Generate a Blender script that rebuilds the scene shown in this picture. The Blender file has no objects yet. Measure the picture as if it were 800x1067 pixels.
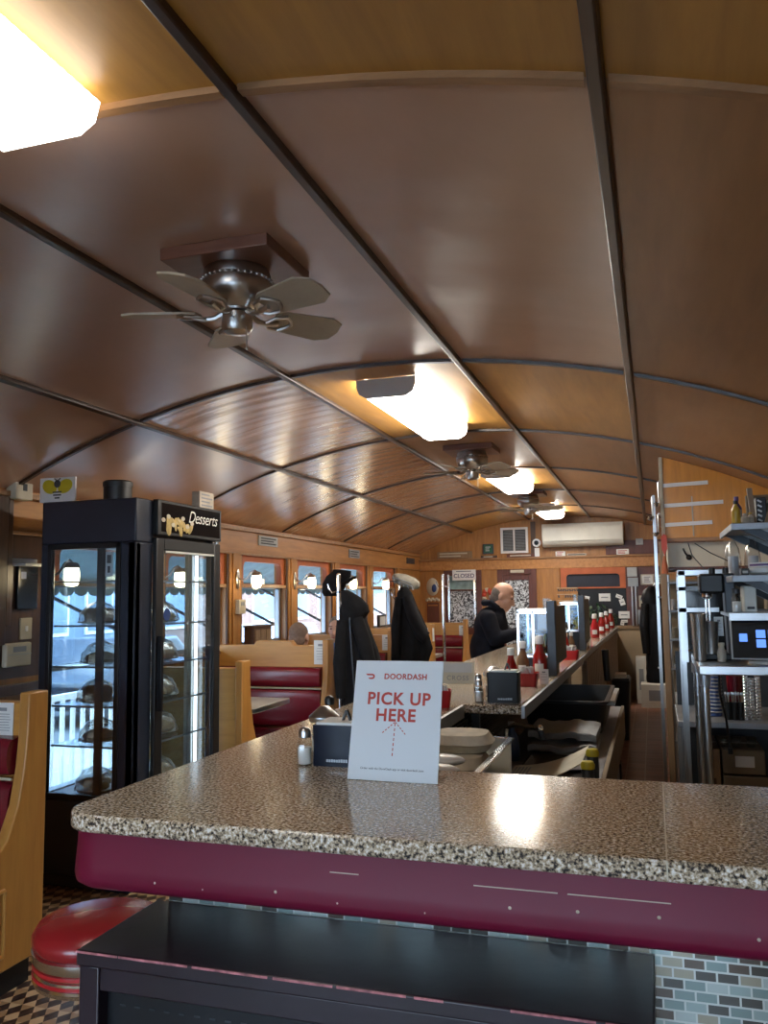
import bpy, bmesh, math, random
from mathutils import Vector, Matrix, noise
random.seed(7)
PI = math.pi
SC = bpy.context.scene
COL = SC.collection

# ------------------------------------------------------------------ materials
MATS = {}
def _nt(name):
    m = bpy.data.materials.new(name); m.use_nodes = True
    nt = m.node_tree; nt.nodes.clear()
    out = nt.nodes.new('ShaderNodeOutputMaterial')
    MATS[name] = m
    return m, nt, out
def _pr(nt, out, rough=.5, metal=0., coat=0., spec=.5):
    b = nt.nodes.new('ShaderNodeBsdfPrincipled')
    b.inputs['Roughness'].default_value = rough
    b.inputs['Metallic'].default_value = metal
    b.inputs['Coat Weight'].default_value = coat; b.inputs['Coat Roughness'].default_value = rough * .9
    b.inputs['Specular IOR Level'].default_value = spec
    nt.links.new(b.outputs[0], out.inputs[0])
    return b
def _coord(nt, scale=(1, 1, 1), rot=(0, 0, 0)):
    tc = nt.nodes.new('ShaderNodeTexCoord'); mp = nt.nodes.new('ShaderNodeMapping')
    mp.inputs['Scale'].default_value = scale; mp.inputs['Rotation'].default_value = rot
    nt.links.new(tc.outputs['Object'], mp.inputs[0])
    return mp.outputs[0]
def _noise(nt, vec, scale, detail=3, rough=.5, dist=0.):
    n = nt.nodes.new('ShaderNodeTexNoise')
    n.inputs['Scale'].default_value = scale; n.inputs['Detail'].default_value = detail
    n.inputs['Roughness'].default_value = rough; n.inputs['Distortion'].default_value = dist
    nt.links.new(vec, n.inputs['Vector'])
    return n.outputs['Fac']
def _ramp(nt, fac, stops, const=False):
    r = nt.nodes.new('ShaderNodeValToRGB')
    if const: r.color_ramp.interpolation = 'CONSTANT'
    el = r.color_ramp.elements
    while len(el) < len(stops): el.new(.5)
    for e, (p, c) in zip(el, stops):
        e.position = p; e.color = (c[0], c[1], c[2], 1)
    nt.links.new(fac, r.inputs[0])
    return r.outputs[0]
def _bump(nt, b, h, strength=.2, dist=.01):
    bp = nt.nodes.new('ShaderNodeBump')
    bp.inputs['Strength'].default_value = strength; bp.inputs['Distance'].default_value = dist
    nt.links.new(h, bp.inputs['Height']); nt.links.new(bp.outputs[0], b.inputs['Normal'])
def plain(name, c, rough=.5, metal=0., coat=0., var=.12, vs=8., bump=0., bs=30., spec=.5):
    m, nt, out = _nt(name); b = _pr(nt, out, rough, metal, coat, spec)
    v = _coord(nt)
    f = _noise(nt, v, vs, 3)
    lo = [x * (1 - var) for x in c]; hi = [min(1, x * (1 + var)) for x in c]
    nt.links.new(_ramp(nt, f, [(.3, lo), (.7, hi)]), b.inputs['Base Color'])
    if bump: _bump(nt, b, _noise(nt, v, bs, 2), bump, .01)
    return m
def wood(name, a, c, scale=(1, 1, 12), rough=.4, coat=.2, s=2.5, bump=0., rot=(0, 0, 0), wave=0., wv=(1, 1, 1), ws=.55):
    m, nt, out = _nt(name); b = _pr(nt, out, rough, 0, coat)
    v = _coord(nt, scale, rot)
    f = _noise(nt, v, s, 6, .62, .35)
    mid = [(x + y) / 2 for x, y in zip(a, c)]
    nt.links.new(_ramp(nt, f, [(.28, a), (.5, mid), (.74, c)]), b.inputs['Base Color'])
    if wave:
        _bump(nt, b, _noise(nt, _coord(nt, wv), wave, 2, .4), ws, .035)
    elif bump: _bump(nt, b, f, bump, .004)
    return m
def emis(name, c, s):
    m, nt, out = _nt(name)
    e = nt.nodes.new('ShaderNodeEmission'); e.inputs[0].default_value = (*c, 1); e.inputs[1].default_value = s
    nt.links.new(e.outputs[0], out.inputs[0]); return m
def glass(name, tint=(1, 1, 1), refl=.12, rough=.02):
    m, nt, out = _nt(name)
    t = nt.nodes.new('ShaderNodeBsdfTransparent'); t.inputs[0].default_value = (*tint, 1)
    g = nt.nodes.new('ShaderNodeBsdfGlossy'); g.inputs['Roughness'].default_value = rough
    lw = nt.nodes.new('ShaderNodeLayerWeight')
    pw = nt.nodes.new('ShaderNodeMath'); pw.operation = 'POWER'; pw.inputs[1].default_value = 5
    ad = nt.nodes.new('ShaderNodeMath'); ad.operation = 'MULTIPLY_ADD'; ad.inputs[1].default_value = .8; ad.inputs[2].default_value = refl * .6; ad.use_clamp = True
    nt.links.new(lw.outputs['Facing'], pw.inputs[0])
    mx = nt.nodes.new('ShaderNodeMixShader')
    nt.links.new(pw.outputs[0], ad.inputs[0]); nt.links.new(ad.outputs[0], mx.inputs[0])
    nt.links.new(t.outputs[0], mx.inputs[1]); nt.links.new(g.outputs[0], mx.inputs[2])
    nt.links.new(mx.outputs[0], out.inputs[0]); return m
def bricks(name, w, h, mortar, palette, grout, offset=.5, rough=.2, metal=0., axis='uz', bump=.4, coat=0.):
    m, nt, out = _nt(name); b = _pr(nt, out, rough, metal, coat)
    tc = nt.nodes.new('ShaderNodeTexCoord'); sp = nt.nodes.new('ShaderNodeSeparateXYZ'); cb = nt.nodes.new('ShaderNodeCombineXYZ')
    nt.links.new(tc.outputs['Object'], sp.inputs[0])
    if axis == 'uz':
        ad = nt.nodes.new('ShaderNodeMath'); nt.links.new(sp.outputs[0], ad.inputs[0]); nt.links.new(sp.outputs[1], ad.inputs[1])
        nt.links.new(ad.outputs[0], cb.inputs[0]); nt.links.new(sp.outputs[2], cb.inputs[1])
    else:
        nt.links.new(sp.outputs[1], cb.inputs[0]); nt.links.new(sp.outputs[0], cb.inputs[1])
    br = nt.nodes.new('ShaderNodeTexBrick'); br.offset = offset
    br.inputs['Color1'].default_value = (0, 0, 0, 1); br.inputs['Color2'].default_value = (1, 1, 1, 1); br.inputs['Mortar'].default_value = (.5, .5, .5, 1)
    br.inputs['Scale'].default_value = 1; br.inputs['Mortar Size'].default_value = mortar; br.inputs['Mortar Smooth'].default_value = .1
    br.inputs['Brick Width'].default_value = w; br.inputs['Row Height'].default_value = h
    nt.links.new(cb.outputs[0], br.inputs['Vector'])
    n = len(palette)
    col = _ramp(nt, br.outputs['Color'], [(i / n, palette[i]) for i in range(n)], True)
    mx = nt.nodes.new('ShaderNodeMix'); mx.data_type = 'RGBA'
    nt.links.new(br.outputs['Fac'], mx.inputs['Factor']); nt.links.new(col, mx.inputs[6]); mx.inputs[7].default_value = (*grout, 1)
    nt.links.new(mx.outputs[2], b.inputs['Base Color'])
    inv = nt.nodes.new('ShaderNodeMath'); inv.operation = 'SUBTRACT'; inv.inputs[0].default_value = 1
    nt.links.new(br.outputs['Fac'], inv.inputs[1]); _bump(nt, b, inv.outputs[0], bump, .003)
    return m
def granite(name):
    m, nt, out = _nt(name); b = _pr(nt, out, .13, 0, 0)
    v = _coord(nt)
    f = _noise(nt, v, 150, 3, .6)
    c = _ramp(nt, f, [(.36, (.02, .02, .022)), (.42, (.13, .105, .085)), (.50, (.42, .33, .22)), (.57, (.58, .50, .39)), (.65, (.82, .80, .77))])
    nt.links.new(c, b.inputs['Base Color']); return m
def diamond_floor(name):
    m, nt, out = _nt(name); b = _pr(nt, out, .3, 0, .1)
    v = _coord(nt, (1, .62, 1), (0, 0, PI / 4))
    ck = nt.nodes.new('ShaderNodeTexChecker'); ck.inputs['Scale'].default_value = 26
    ck.inputs[1].default_value = (.52, .37, .22, 1); ck.inputs[2].default_value = (.05, .028, .024, 1)
    nt.links.new(v, ck.inputs[0])
    v2 = _coord(nt, (1, 1, 1))
    ck2 = nt.nodes.new('ShaderNodeTexChecker'); ck2.inputs['Scale'].default_value = 18.4
    ck2.inputs[1].default_value = (1, 1, 1, 1); ck2.inputs[2].default_value = (.62, .55, .5, 1)
    nt.links.new(v2, ck2.inputs[0])
    mx = nt.nodes.new('ShaderNodeMix'); mx.data_type = 'RGBA'; mx.blend_type = 'MULTIPLY'; mx.inputs[0].default_value = 1
    nt.links.new(ck.outputs[0], mx.inputs[6]); nt.links.new(ck2.outputs[0], mx.inputs[7])
    nt.links.new(mx.outputs[2], b.inputs['Base Color']); return m
def etched(name):
    m, nt, out = _nt(name); b = _pr(nt, out, .35)
    v = _coord(nt)
    f = _noise(nt, v, 16, 2, .5, 2.2)
    nt.links.new(_ramp(nt, f, [(.44, (.03, .03, .04)), (.52, (.5, .55, .6)), (.6, (.75, .8, .85))]), b.inputs['Base Color']); return m
def fabric(name, c, rough=.9):
    m, nt, out = _nt(name); b = _pr(nt, out, rough); b.inputs['Specular IOR Level'].default_value = .25
    v = _coord(nt); f = _noise(nt, v, 14, 4)
    nt.links.new(_ramp(nt, f, [(.3, [x * .7 for x in c]), (.7, [x * 1.35 for x in c])]), b.inputs['Base Color'])
    _bump(nt, b, _noise(nt, v, 240, 2), .3, .002); return m

M = MATS
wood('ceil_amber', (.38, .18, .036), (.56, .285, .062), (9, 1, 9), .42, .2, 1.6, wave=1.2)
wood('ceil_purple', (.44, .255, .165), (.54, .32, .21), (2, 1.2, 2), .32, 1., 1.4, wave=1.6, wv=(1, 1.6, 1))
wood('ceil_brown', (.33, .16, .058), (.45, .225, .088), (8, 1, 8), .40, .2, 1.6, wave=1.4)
wood('ceil_copper', (.54, .29, .155), (.66, .37, .21), (1.5, 3, 3), .24, 1., 1.4, wave=2.4, wv=(.6, 4.2, 1), ws=1.)  # base lifted to paint in window light reflected on the left panels
wood('strip_dark', (.030, .014, .008), (.065, .032, .018), (8, 1, 8), .35, .2)
wood('strip_oak', (.24, .115, .04), (.46, .24, .10), (1, 9, 9), .4, .2)
wood('wood_orange', (.27, .11, .022), (.47, .215, .055), (9, 9, 1), .42, .2)
wood('wood_header', (.34, .14, .034), (.54, .255, .075), (9, 1, 9), .4, .2)
wood('wood_dark', (.045, .020, .011), (.105, .048, .025), (9, 9, 1), .4, .2)
wood('wood_red', (.085, .022, .014), (.15, .045, .03), (9, 9, 1), .4, .2)
wood('wood_booth', (.42, .19, .038), (.58, .295, .068), (1, 9, 9), .38, .25)
wood('wood_booth_end', (.40, .175, .036), (.55, .275, .064), (9, 9, 1), .38, .25)
wood('wood_tan', (.20, .125, .065), (.31, .20, .11), (9, 9, 1), .5, .1)
wood('wood_amber', (.50, .20, .018), (.72, .32, .04), (9, 9, 1), .3, .4, wave=3)
wood('wood_blade', (.42, .36, .27), (.54, .48, .37), (3, 3, 3), .45, .1)
wood('wood_plate', (.16, .062, .036), (.26, .11, .07), (1, 7, 7), .35, .3)
granite('granite')
diamond_floor('floor_diamond')
bricks('quarry', .152, .152, .005, [(.15, .055, .032), (.19, .075, .044), (.23, .095, .058), (.17, .07, .045)], (.30, .22, .17), 0., .34, 0, 'yx', .3)
bricks('tile_mosaic', .039, .0193, .0019, [(.07, .065, .055), (.22, .29, .28), (.11, .08, .06), (.34, .42, .40), (.36, .32, .24), (.08, .075, .065), (.45, .51, .48)], (.66, .68, .64), .5, .1, .35, 'uz', .6, .4)
etched('etched_glass')
plain('fascia_maroon', (.135, .005, .028), .4, 0, .05, .1, 3, spec=.32)
plain('vinyl_red', (.155, .008, .018), .26, 0, .2, .12, 4, .08, 12)
plain('vinyl_stool', (.27, .012, .016), .25, 0, .25, .1, 4, .08, 9)
plain('black_table', (.017, .010, .017), .33, 0, .1, .3, 6, .05, 20)
plain('worn_red_highlight', (.42, .15, .17), .5, 0, 0, .5, 60)  # red edge wear with the table's edge highlight painted in
plain('black_satin', (.008, .009, .012), .4, 0, .0, .3, 3, spec=.35)
plain('black_blue', (.019, .026, .045), .36, 0, .1, .25, 3)
plain('black_plastic', (.010, .011, .013), .42, 0, 0, .2)
plain('black_gloss', (.007, .008, .012), .15, 0, .2, .2)
plain('navy_plastic', (.005, .009, .022), .3, 0, .0, .25, 20, spec=.25)
plain('chrome', (.86, .87, .88), .16, 1., 0, .04)
plain('nickel', (.60, .57, .54), .28, 1., 0, .08)
plain('steel', (.56, .58, .60), .3, 1., 0, .08, 5)
plain('steel_dull', (.33, .35, .38), .45, .8, 0, .12, 5)
plain('steel_dark', (.055, .062, .072), .4, .5, 0, .2)
plain('grey_enamel', (.34, .37, .40), .45, .2, 0, .1)
plain('grey_light', (.42, .44, .45), .5, 0, 0, .08)
plain('off_white', (.66, .67, .62), .45, 0, 0, .05)
plain('cream', (.52, .47, .36), .5, 0, 0, .08)
plain('white', (.78, .79, .80), .4, 0, 0, .03)
plain('white_sign', (.60, .66, .72), .3, 0, .1, .01)
plain('paper', (.72, .74, .74), .8, 0, 0, .04)
plain('paper_tan', (.52, .46, .38), .8, 0, 0, .15, 14)
plain('paper_cream', (.55, .52, .42), .8, 0, 0, .1, 10)
plain('pulp', (.68, .63, .52), .85, 0, 0, .12, 25, .2, 60)
plain('ink', (.05, .055, .065), .7, 0, 0, .1)
plain('ink_grey', (.25, .27, .30), .7, 0, 0, .1)
plain('ink_red', (.42, .045, .035), .6, 0, 0, .05)
plain('ink_blue', (.045, .055, .16), .6, 0, 0, .05)
plain('red_plastic', (.42, .012, .018), .3, 0, .2, .1)
plain('ketchup', (.30, .010, .008), .15, 0, .4, .15)
plain('mustard', (.55, .34, .03), .3, 0, .2, .1)
plain('yellow', (.62, .52, .03), .35, 0, .1, .1)
plain('orange_red', (.44, .11, .035), .5, 0, 0, .12)
plain('red_tag', (.50, .05, .02), .4, 0, .1, .1)
plain('green_sign', (.015, .10, .055), .4, 0, 0, .1)
plain('blue_plastic', (.03, .07, .24), .35, 0, .1, .15)
plain('purple', (.12, .06, .20), .5, 0, 0, .1)
plain('leaf', (.018, .055, .022), .5, 0, 0, .5, 40)
plain('skin', (.56, .32, .225), .5, 0, 0, .1, 20)
plain('scalp', (.19, .125, .095), .75, 0, 0, .2, 60)
plain('hair_grey', (.16, .13, .11), .8, 0, 0, .3, 60)
plain('eye', (.03, .025, .02), .2, 0, 0, .1)
plain('laminate', (.47, .46, .42), .35, 0, .1, .06, 20)
plain('towel', (.33, .35, .37), .9, 0, 0, .12, 20, .4, 60)
plain('salt', (.72, .73, .72), .8, 0, 0, .04)
plain('cake', (.46, .33, .17), .8, 0, 0, .3, 30)
plain('cake_dark', (.16, .085, .04), .8, 0, 0, .3, 30)
plain('gold', (.46, .34, .12), .4, .3, 0, .3, 30)
plain('cardboard', (.22, .17, .115), .8, 0, 0, .12, 5)
plain('beige_panel', (.34, .26, .165), .6, 0, 0, .12, 2)
plain('hood_panel', (.74, .69, .57), .55, 0, 0, .06, 2)
plain('pavement', (.42, .43, .45), .9, 0, 0, .1, 1)
plain('asphalt', (.16, .17, .185), .9, 0, 0, .15, 2)
plain('facade_pale', (.74, .77, .80), .9, 0, 0, .08, .6)
plain('facade_blue', (.20, .27, .38), .8, 0, 0, .2, .6)
plain('facade_brick', (.27, .17, .14), .9, 0, 0, .15, 3)
plain('car_dark', (.03, .04, .06), .2, .2, .6, .1)
plain('car_pale', (.55, .58, .62), .2, .2, .6, .05)
plain('awning', (.20, .32, .36), .8, 0, 0, .15)
plain('stain_glass', (.20, .33, .34), .25, 0, .2, .35, 9)
plain('navy_dull', (.010, .014, .030), .55, 0, 0, .2)
plain('screen', (.004, .005, .007), .12, 0, 0, .1)
fabric('cloth_black', (.006, .006, .0075))
fabric('cloth_navy', (.006, .007, .013))
fabric('cloth_puffer', (.006, .007, .009), .45)
fabric('cloth_blue', (.16, .24, .42))
fabric('cloth_grey', (.05, .05, .055))
fabric('cloth_cap', (.27, .255, .21))
emis('lens', (1., .94, .84), 9.5)
emis('lens_dim', (1., .97, .90), 2.1)
emis('lamp_globe', (1., .80, .48), 6)
emis('added_cooler_glow', (.8, .9, 1.), 1.3)  # glow added to brighten the cooler's contents
emis('screen_blue', (.07, .16, .5), .8)
glass('pane', (.93, .97, .99), .05)
glass('cooler_glass', (.86, .92, .95), .16)
glass('clear', (.94, .96, .96), .14, .05)
glass('smoke_wrap', (.86, .86, .84), .42, .3)
glass('case_glass', (.80, .90, .97), .035)
glass('bag_plastic', (.90, .91, .92), .16, .12)

# ------------------------------------------------------------------ geometry
def rot_to(d):
    return Vector((0, 0, 1)).rotation_difference(Vector(d).normalized()).to_matrix()
class MB:
    def __init__(s): s.v = []; s.f = []; s.m = []
    def add(s, vs, fs, m=0):
        b = len(s.v); s.v += [tuple(x) for x in vs]
        for f in fs: s.f.append([i + b for i in f]); s.m.append(m)
        return s
    def box(s, x0, y0, z0, x1, y1, z1, m=0):
        v = [(x, y, z) for z in (z0, z1) for y in (y0, y1) for x in (x0, x1)]
        return s.add(v, [(0, 2, 3, 1), (4, 5, 7, 6), (0, 1, 5, 4), (2, 6, 7, 3), (0, 4, 6, 2), (1, 3, 7, 5)], m)
    def obox(s, c, size, R=None, m=0):
        R = R or Matrix.Identity(3); c = Vector(c)
        h = [x / 2 for x in size]
        v = [c + R @ Vector((x * h[0], y * h[1], z * h[2])) for z in (-1, 1) for y in (-1, 1) for x in (-1, 1)]
        return s.add(v, [(0, 2, 3, 1), (4, 5, 7, 6), (0, 1, 5, 4), (2, 6, 7, 3), (0, 4, 6, 2), (1, 3, 7, 5)], m)
    def cyl(s, p0, p1, r0, r1=None, n=16, m=0):
        r1 = r0 if r1 is None else r1
        p0 = Vector(p0); p1 = Vector(p1); R = rot_to(p1 - p0)
        ring = [R @ Vector((math.cos(2 * PI * i / n), math.sin(2 * PI * i / n), 0)) for i in range(n)]
        return s.loft([[p0 + q * r0 for q in ring], [p1 + q * r1 for q in ring]], m)
    def loft(s, rings, m=0, caps=True):
        n = len(rings[0]); v = [p for r in rings for p in r]; f = []
        for k in range(len(rings) - 1):
            for i in range(n):
                a = k * n + i; b = k * n + (i + 1) % n
                f.append((a, b, b + n, a + n))
        if caps: f += [tuple(reversed(range(n))), tuple((len(rings) - 1) * n + i for i in range(n))]
        return s.add(v, f, m)
    def tube(s, pts, r, n=8, m=0):
        pts = [Vector(p) for p in pts]; rings = []
        up = None
        for i, p in enumerate(pts):
            t = (pts[min(i + 1, len(pts) - 1)] - pts[max(i - 1, 0)]).normalized()
            if up is None:
                up = t.orthogonal().normalized()
            up = (up - t * up.dot(t)).normalized(); w = t.cross(up)
            rr = r[i] if isinstance(r, (list, tuple)) else r
            rings.append([p + (up * math.cos(2 * PI * k / n) + w * math.sin(2 * PI * k / n)) * rr for k in range(n)])
        return s.loft(rings, m)
    def lathe(s, prof, c=(0, 0, 0), n=24, m=0, R=None, sx=1, sy=1):
        c = Vector(c); rings = []
        for r, z in prof:
            ring = [Vector((r * sx * math.cos(2 * PI * i / n), r * sy * math.sin(2 * PI * i / n), z)) for i in range(n)]
            rings.append([c + (R @ q if R else q) for q in ring])
        return s.loft(rings, m)
    def prism(s, pts, plane, a, b, m=0):
        def P(u, w, t): return {'xy': (u, w, t), 'xz': (u, t, w), 'yz': (t, u, w)}[plane]
        return s.loft([[P(u, w, a) for u, w in pts], [P(u, w, b) for u, w in pts]], m)
    def ell(s, c, r, n=20, m=0, R=None):
        if not isinstance(r, (list, tuple)): r = (r, r, r)
        c = Vector(c); k = max(6, n // 2); rings = []
        for j in range(1, k):
            a = PI * j / k
            ring = [Vector((r[0] * math.sin(a) * math.cos(2 * PI * i / n), r[1] * math.sin(a) * math.sin(2 * PI * i / n), -r[2] * math.cos(a))) for i in range(n)]
            rings.append([c + (R @ q if R else q) for q in ring])
        return s.loft(rings, m)
    def build(s, name, mats, parent=None, bevel=0, angle=40, world=True, smooth=True):
        me = bpy.data.meshes.new(name)
        off = Vector((0, 0, 0))
        if parent is not None and world: off = OFF[parent.name]
        me.from_pydata([Vector(p) - off for p in s.v], [], s.f)
        if not isinstance(mats, (list, tuple)): mats = [mats]
        for m in mats: me.materials.append(M[m])
        for p, i in zip(me.polygons, s.m): p.material_index = i
        bm = bmesh.new(); bm.from_mesh(me); bmesh.ops.recalc_face_normals(bm, faces=bm.faces); bm.to_mesh(me); bm.free()
        if smooth:
            for p in me.polygons: p.use_smooth = True
            me.set_sharp_from_angle(angle=math.radians(angle))
        o = bpy.data.objects.new(name, me); COL.objects.link(o)
        if bevel:
            md = o.modifiers.new('edge', 'BEVEL'); md.width = bevel; md.segments = 2; md.limit_method = 'ANGLE'; md.angle_limit = math.radians(40)
        if parent is not None:
            o.parent = parent; OFF[o.name] = OFF[parent.name].copy() if world else Vector((0, 0, 0))
        else:
            xs = [p.co for p in me.vertices]
            c = Vector(((min(p.x for p in xs) + max(p.x for p in xs)) / 2, (min(p.y for p in xs) + max(p.y for p in xs)) / 2, min(p.z for p in xs)))
            for p in me.vertices: p.co = p.co - c
            o.location = c; OFF[o.name] = c
        return o
OFF = {}
def tag(o, label, cat, group=None, kind=None):
    if label: o['label'] = label
    if cat: o['category'] = cat
    if group: o['group'] = group
    if kind: o['kind'] = kind
    return o
def thing(name, label, cat, loc=(0, 0, 0), group=None, rz=0):
    o = bpy.data.objects.new(name, None); COL.objects.link(o); o.location = loc; o.rotation_euler.z = rz
    o.empty_display_size = .1
    OFF[o.name] = Vector(loc); tag(o, label, cat, group); return o
def L(o):            # local-coordinate things: parts are given about the thing's own base
    OFF[o.name] = Vector((0, 0, 0)); return o
def copy_tree(o, loc=None, rz=None, label=None, group=None, parent=None):
    c = o.copy(); COL.objects.link(c)
    if parent is not None: c.parent = parent
    if loc is not None: c.location = loc
    if rz is not None: c.rotation_euler.z = rz
    if label: c['label'] = label
    if group: c['group'] = group
    for ch in list(o.children): copy_tree(ch, parent=c)
    return c
def struct(o, kind='structure'):
    o['kind'] = kind; return o
FACE_Y = Matrix(((1, 0, 0), (0, 0, -1), (0, 1, 0)))          # text lying in XZ, read from -Y
FACE_X = Matrix(((0, 0, 1), (1, 0, 0), (0, 1, 0)))           # text lying in YZ, read from +X
def text(name, txt, size, c, R, mat, parent, depth=.0008, shear=0, spacing=1., bold=0., world=True):
    cu = bpy.data.curves.new(name, 'FONT'); cu.body = txt; cu.size = size; cu.align_x = 'CENTER'; cu.align_y = 'CENTER'
    cu.extrude = depth; cu.shear = shear; cu.space_character = spacing; cu.offset = bold; cu.resolution_u = 4
    t = bpy.data.objects.new('tmp', cu); COL.objects.link(t)
    bpy.context.view_layer.update()
    me = bpy.data.meshes.new_from_object(t.evaluated_get(bpy.context.evaluated_depsgraph_get()))
    bpy.data.objects.remove(t); bpy.data.curves.remove(cu)
    me.name = name; me.materials.clear(); me.materials.append(M[mat])
    off = OFF[parent.name] if world else Vector((0, 0, 0))
    c = Vector(c)
    for v in me.vertices: v.co = R @ v.co + c - off
    o = bpy.data.objects.new(name, me); COL.objects.link(o); o.parent = parent; OFF[o.name] = off.copy()
    return o
def rrect(x0, y0, x1, y1, r, n=5, corners=(1, 1, 1, 1)):
    out = []
    for (cx, cy, a0, on) in ((x1 - r, y0 + r, -90, corners[0]), (x1 - r, y1 - r, 0, corners[1]), (x0 + r, y1 - r, 90, corners[2]), (x0 + r, y0 + r, 180, corners[3])):
        if not on:
            cx += (r - .001) * (1 if a0 in (-90, 0) else -1); cy += (r - .001) * (1 if a0 in (0, 90) else -1)
        for i in range(n + 1):
            a = math.radians(a0 + 90 * i / n); q = r if on else .001
            out.append((cx + q * math.cos(a), cy + q * math.sin(a)))
    return out
def fuse(prims, name, mat, parent, voxel=.01, smooth=3, off=None):
    """one continuous surface grown from tapered limbs and rounded masses"""
    mb = MB()
    for p in prims:
        if p[0] == 'c':
            _, a, b, r0, r1 = p; mb.cyl(a, b, r0, r1, 16); mb.ell(a, r0, 14); mb.ell(b, r1, 14)
        elif p[0] == 'e': mb.ell(p[1], p[2], 22, 0, p[3] if len(p) > 3 else None)
        else: mb.loft(p[1])
    o = mb.build(name, mat, parent)
    md = o.modifiers.new('r', 'REMESH'); md.mode = 'VOXEL'; md.voxel_size = voxel; md.use_smooth_shade = True
    sm = o.modifiers.new('s', 'SMOOTH'); sm.iterations = smooth; sm.factor = .5
    bpy.context.view_layer.update()
    me = bpy.data.meshes.new_from_object(o.evaluated_get(bpy.context.evaluated_depsgraph_get()))
    o.modifiers.clear(); old = o.data; o.data = me; bpy.data.meshes.remove(old); me.name = name
    for p in me.polygons: p.use_smooth = True
    return o
# ------------------------------------------------------------------ room
XL, XR, YF, YB, XC, ZC, RAD = -3.4, .86, -2.5, 12.5, -1.27, 2.627, 4.73
def zc(x): return ZC - RAD + math.sqrt(RAD * RAD - (x - XC) ** 2)
XS = [XL, -2.58, -1.71, -.83, -.06, XR]
YS = [YF, -.6, 1.55, 3.8, 5.6, 7.4, 9.1, 10.8, YB]
# ceiling: bent veneer panels between the battens
mb = MB()
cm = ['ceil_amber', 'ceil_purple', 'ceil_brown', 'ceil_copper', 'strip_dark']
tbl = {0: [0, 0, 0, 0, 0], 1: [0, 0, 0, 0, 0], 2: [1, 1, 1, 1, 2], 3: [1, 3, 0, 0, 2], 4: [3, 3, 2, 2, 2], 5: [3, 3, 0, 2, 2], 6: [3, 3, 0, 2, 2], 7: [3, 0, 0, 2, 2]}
for j in range(len(YS) - 1):
    for i in range(5):
        nx = 10; a, b = XS[i], XS[i + 1]
        v = []
        for k in range(nx + 1):
            x = a + (b - a) * k / nx
            for y in (YS[j], YS[j + 1]): v.append((x, y, zc(x)))
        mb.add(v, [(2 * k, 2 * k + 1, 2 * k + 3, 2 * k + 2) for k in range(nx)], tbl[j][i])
# outer skin so that the roof has thickness
v = []
for k in range(41):
    x = XL - .1 + (XR - XL + .2) * k / 40
    for y in (YF - .1, YB + .1): v.append((x, y, zc(min(max(x, XL), XR)) + .09))
mb.add(v, [(2 * k, 2 * k + 1, 2 * k + 3, 2 * k + 2) for k in range(40)], 4)
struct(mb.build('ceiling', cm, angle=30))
tn = 0
for x in XS[1:-1]:                                        # battens along the car
    tn += 1
    h = .0155; sl = -(x - XC) / math.sqrt(RAD * RAD - (x - XC) ** 2); R = Matrix.Rotation(-math.atan(sl), 3, 'Y')
    m2 = MB().obox((x, (YF + YB) / 2, zc(x) - .008), (h * 2, YB - YF - .02, .026), R)
    struct(m2.build('trim_%d' % tn, 'strip_dark', bevel=.005))
for y in YS[1:-1]:                                        # bent battens across
    tn += 1
    m2 = MB()
    for i in range(5):
        pts = []
        a, b = XS[i] + .022, XS[i + 1] - .022
        rings = []
        for k in range(9):
            x = a + (b - a) * k / 8; z = zc(x)
            rings.append([(x, y - .016, z + .004), (x, y + .016, z + .004), (x, y + .013, z - .014), (x, y - .013, z - .014)])
        m2.loft(rings)
    struct(m2.build('trim_%d' % tn, 'strip_oak' if y < 3 else 'strip_dark'))
# floors
struct(MB().box(XL - .1, YF - .1, -.12, XR + .1, YB + .1, -.004, 0).box(XL, YF, -.004, -.5, YB, 0, 0).box(-.5, YF, -.004, XR, 2.0, 0, 0).build('floor', 'floor_diamond', smooth=False))
struct(MB().box(-.5, 2.0, -.0039, XR, YB, 0, 0).build('floor_service', 'quarry', smooth=False))
# left wall with its row of openings
WIN = [4.18 + 1.2 * k for k in range(6)]; WW = .92
Z0, Z1 = 1.07, 1.875
m2 = MB()
m2.box(XL - .12, YF, 0, XL, 4.15, Z0, 2).box(XL - .12, 4.15, 0, XL, 5.08, .34, 2).box(XL - .12, 5.08, 0, XL, YB, Z0, 2).box(XL - .12, YF, Z1, XL, YB, 2.16, 1)
prev = YF
for k, y in enumerate(WIN):
    m2.box(XL - .12, prev, Z0, XL, 4.15 if k == 0 else y, Z1, 3 if k == 0 else 0); prev = y + WW
m2.box(XL - .12, prev, Z0, XL, YB, Z1, 0)
struct(m2.build('wall_left', ['wood_orange', 'wood_header', 'wood_orange', 'wood_dark'], smooth=False))
tn += 1
struct(MB().box(XL, YF, 2.075, XL + .035, YB, 2.105).box(XL, YF, 1.868, XL + .025, YB, 1.885).build('trim_%d' % tn, 'strip_oak', bevel=.004))
for k in range(6):                                        # moulded pilasters between windows
    y = WIN[k] + WW
    tn += 1
    p = MB().box(XL, y + .03, Z0, XL + .02, y + .25, Z1, 0).box(XL + .02, y + .075, Z0, XL + .032, y + .205, Z1, 0)
    p.box(XL, y + .005, Z0, XL + .012, y + .03, Z1, 1).box(XL, y + .25, Z0, XL + .012, y + .275, Z1, 1)
    struct(p.build('trim_%d' % tn, ['wood_orange', 'wood_dark'], bevel=.003))
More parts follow.
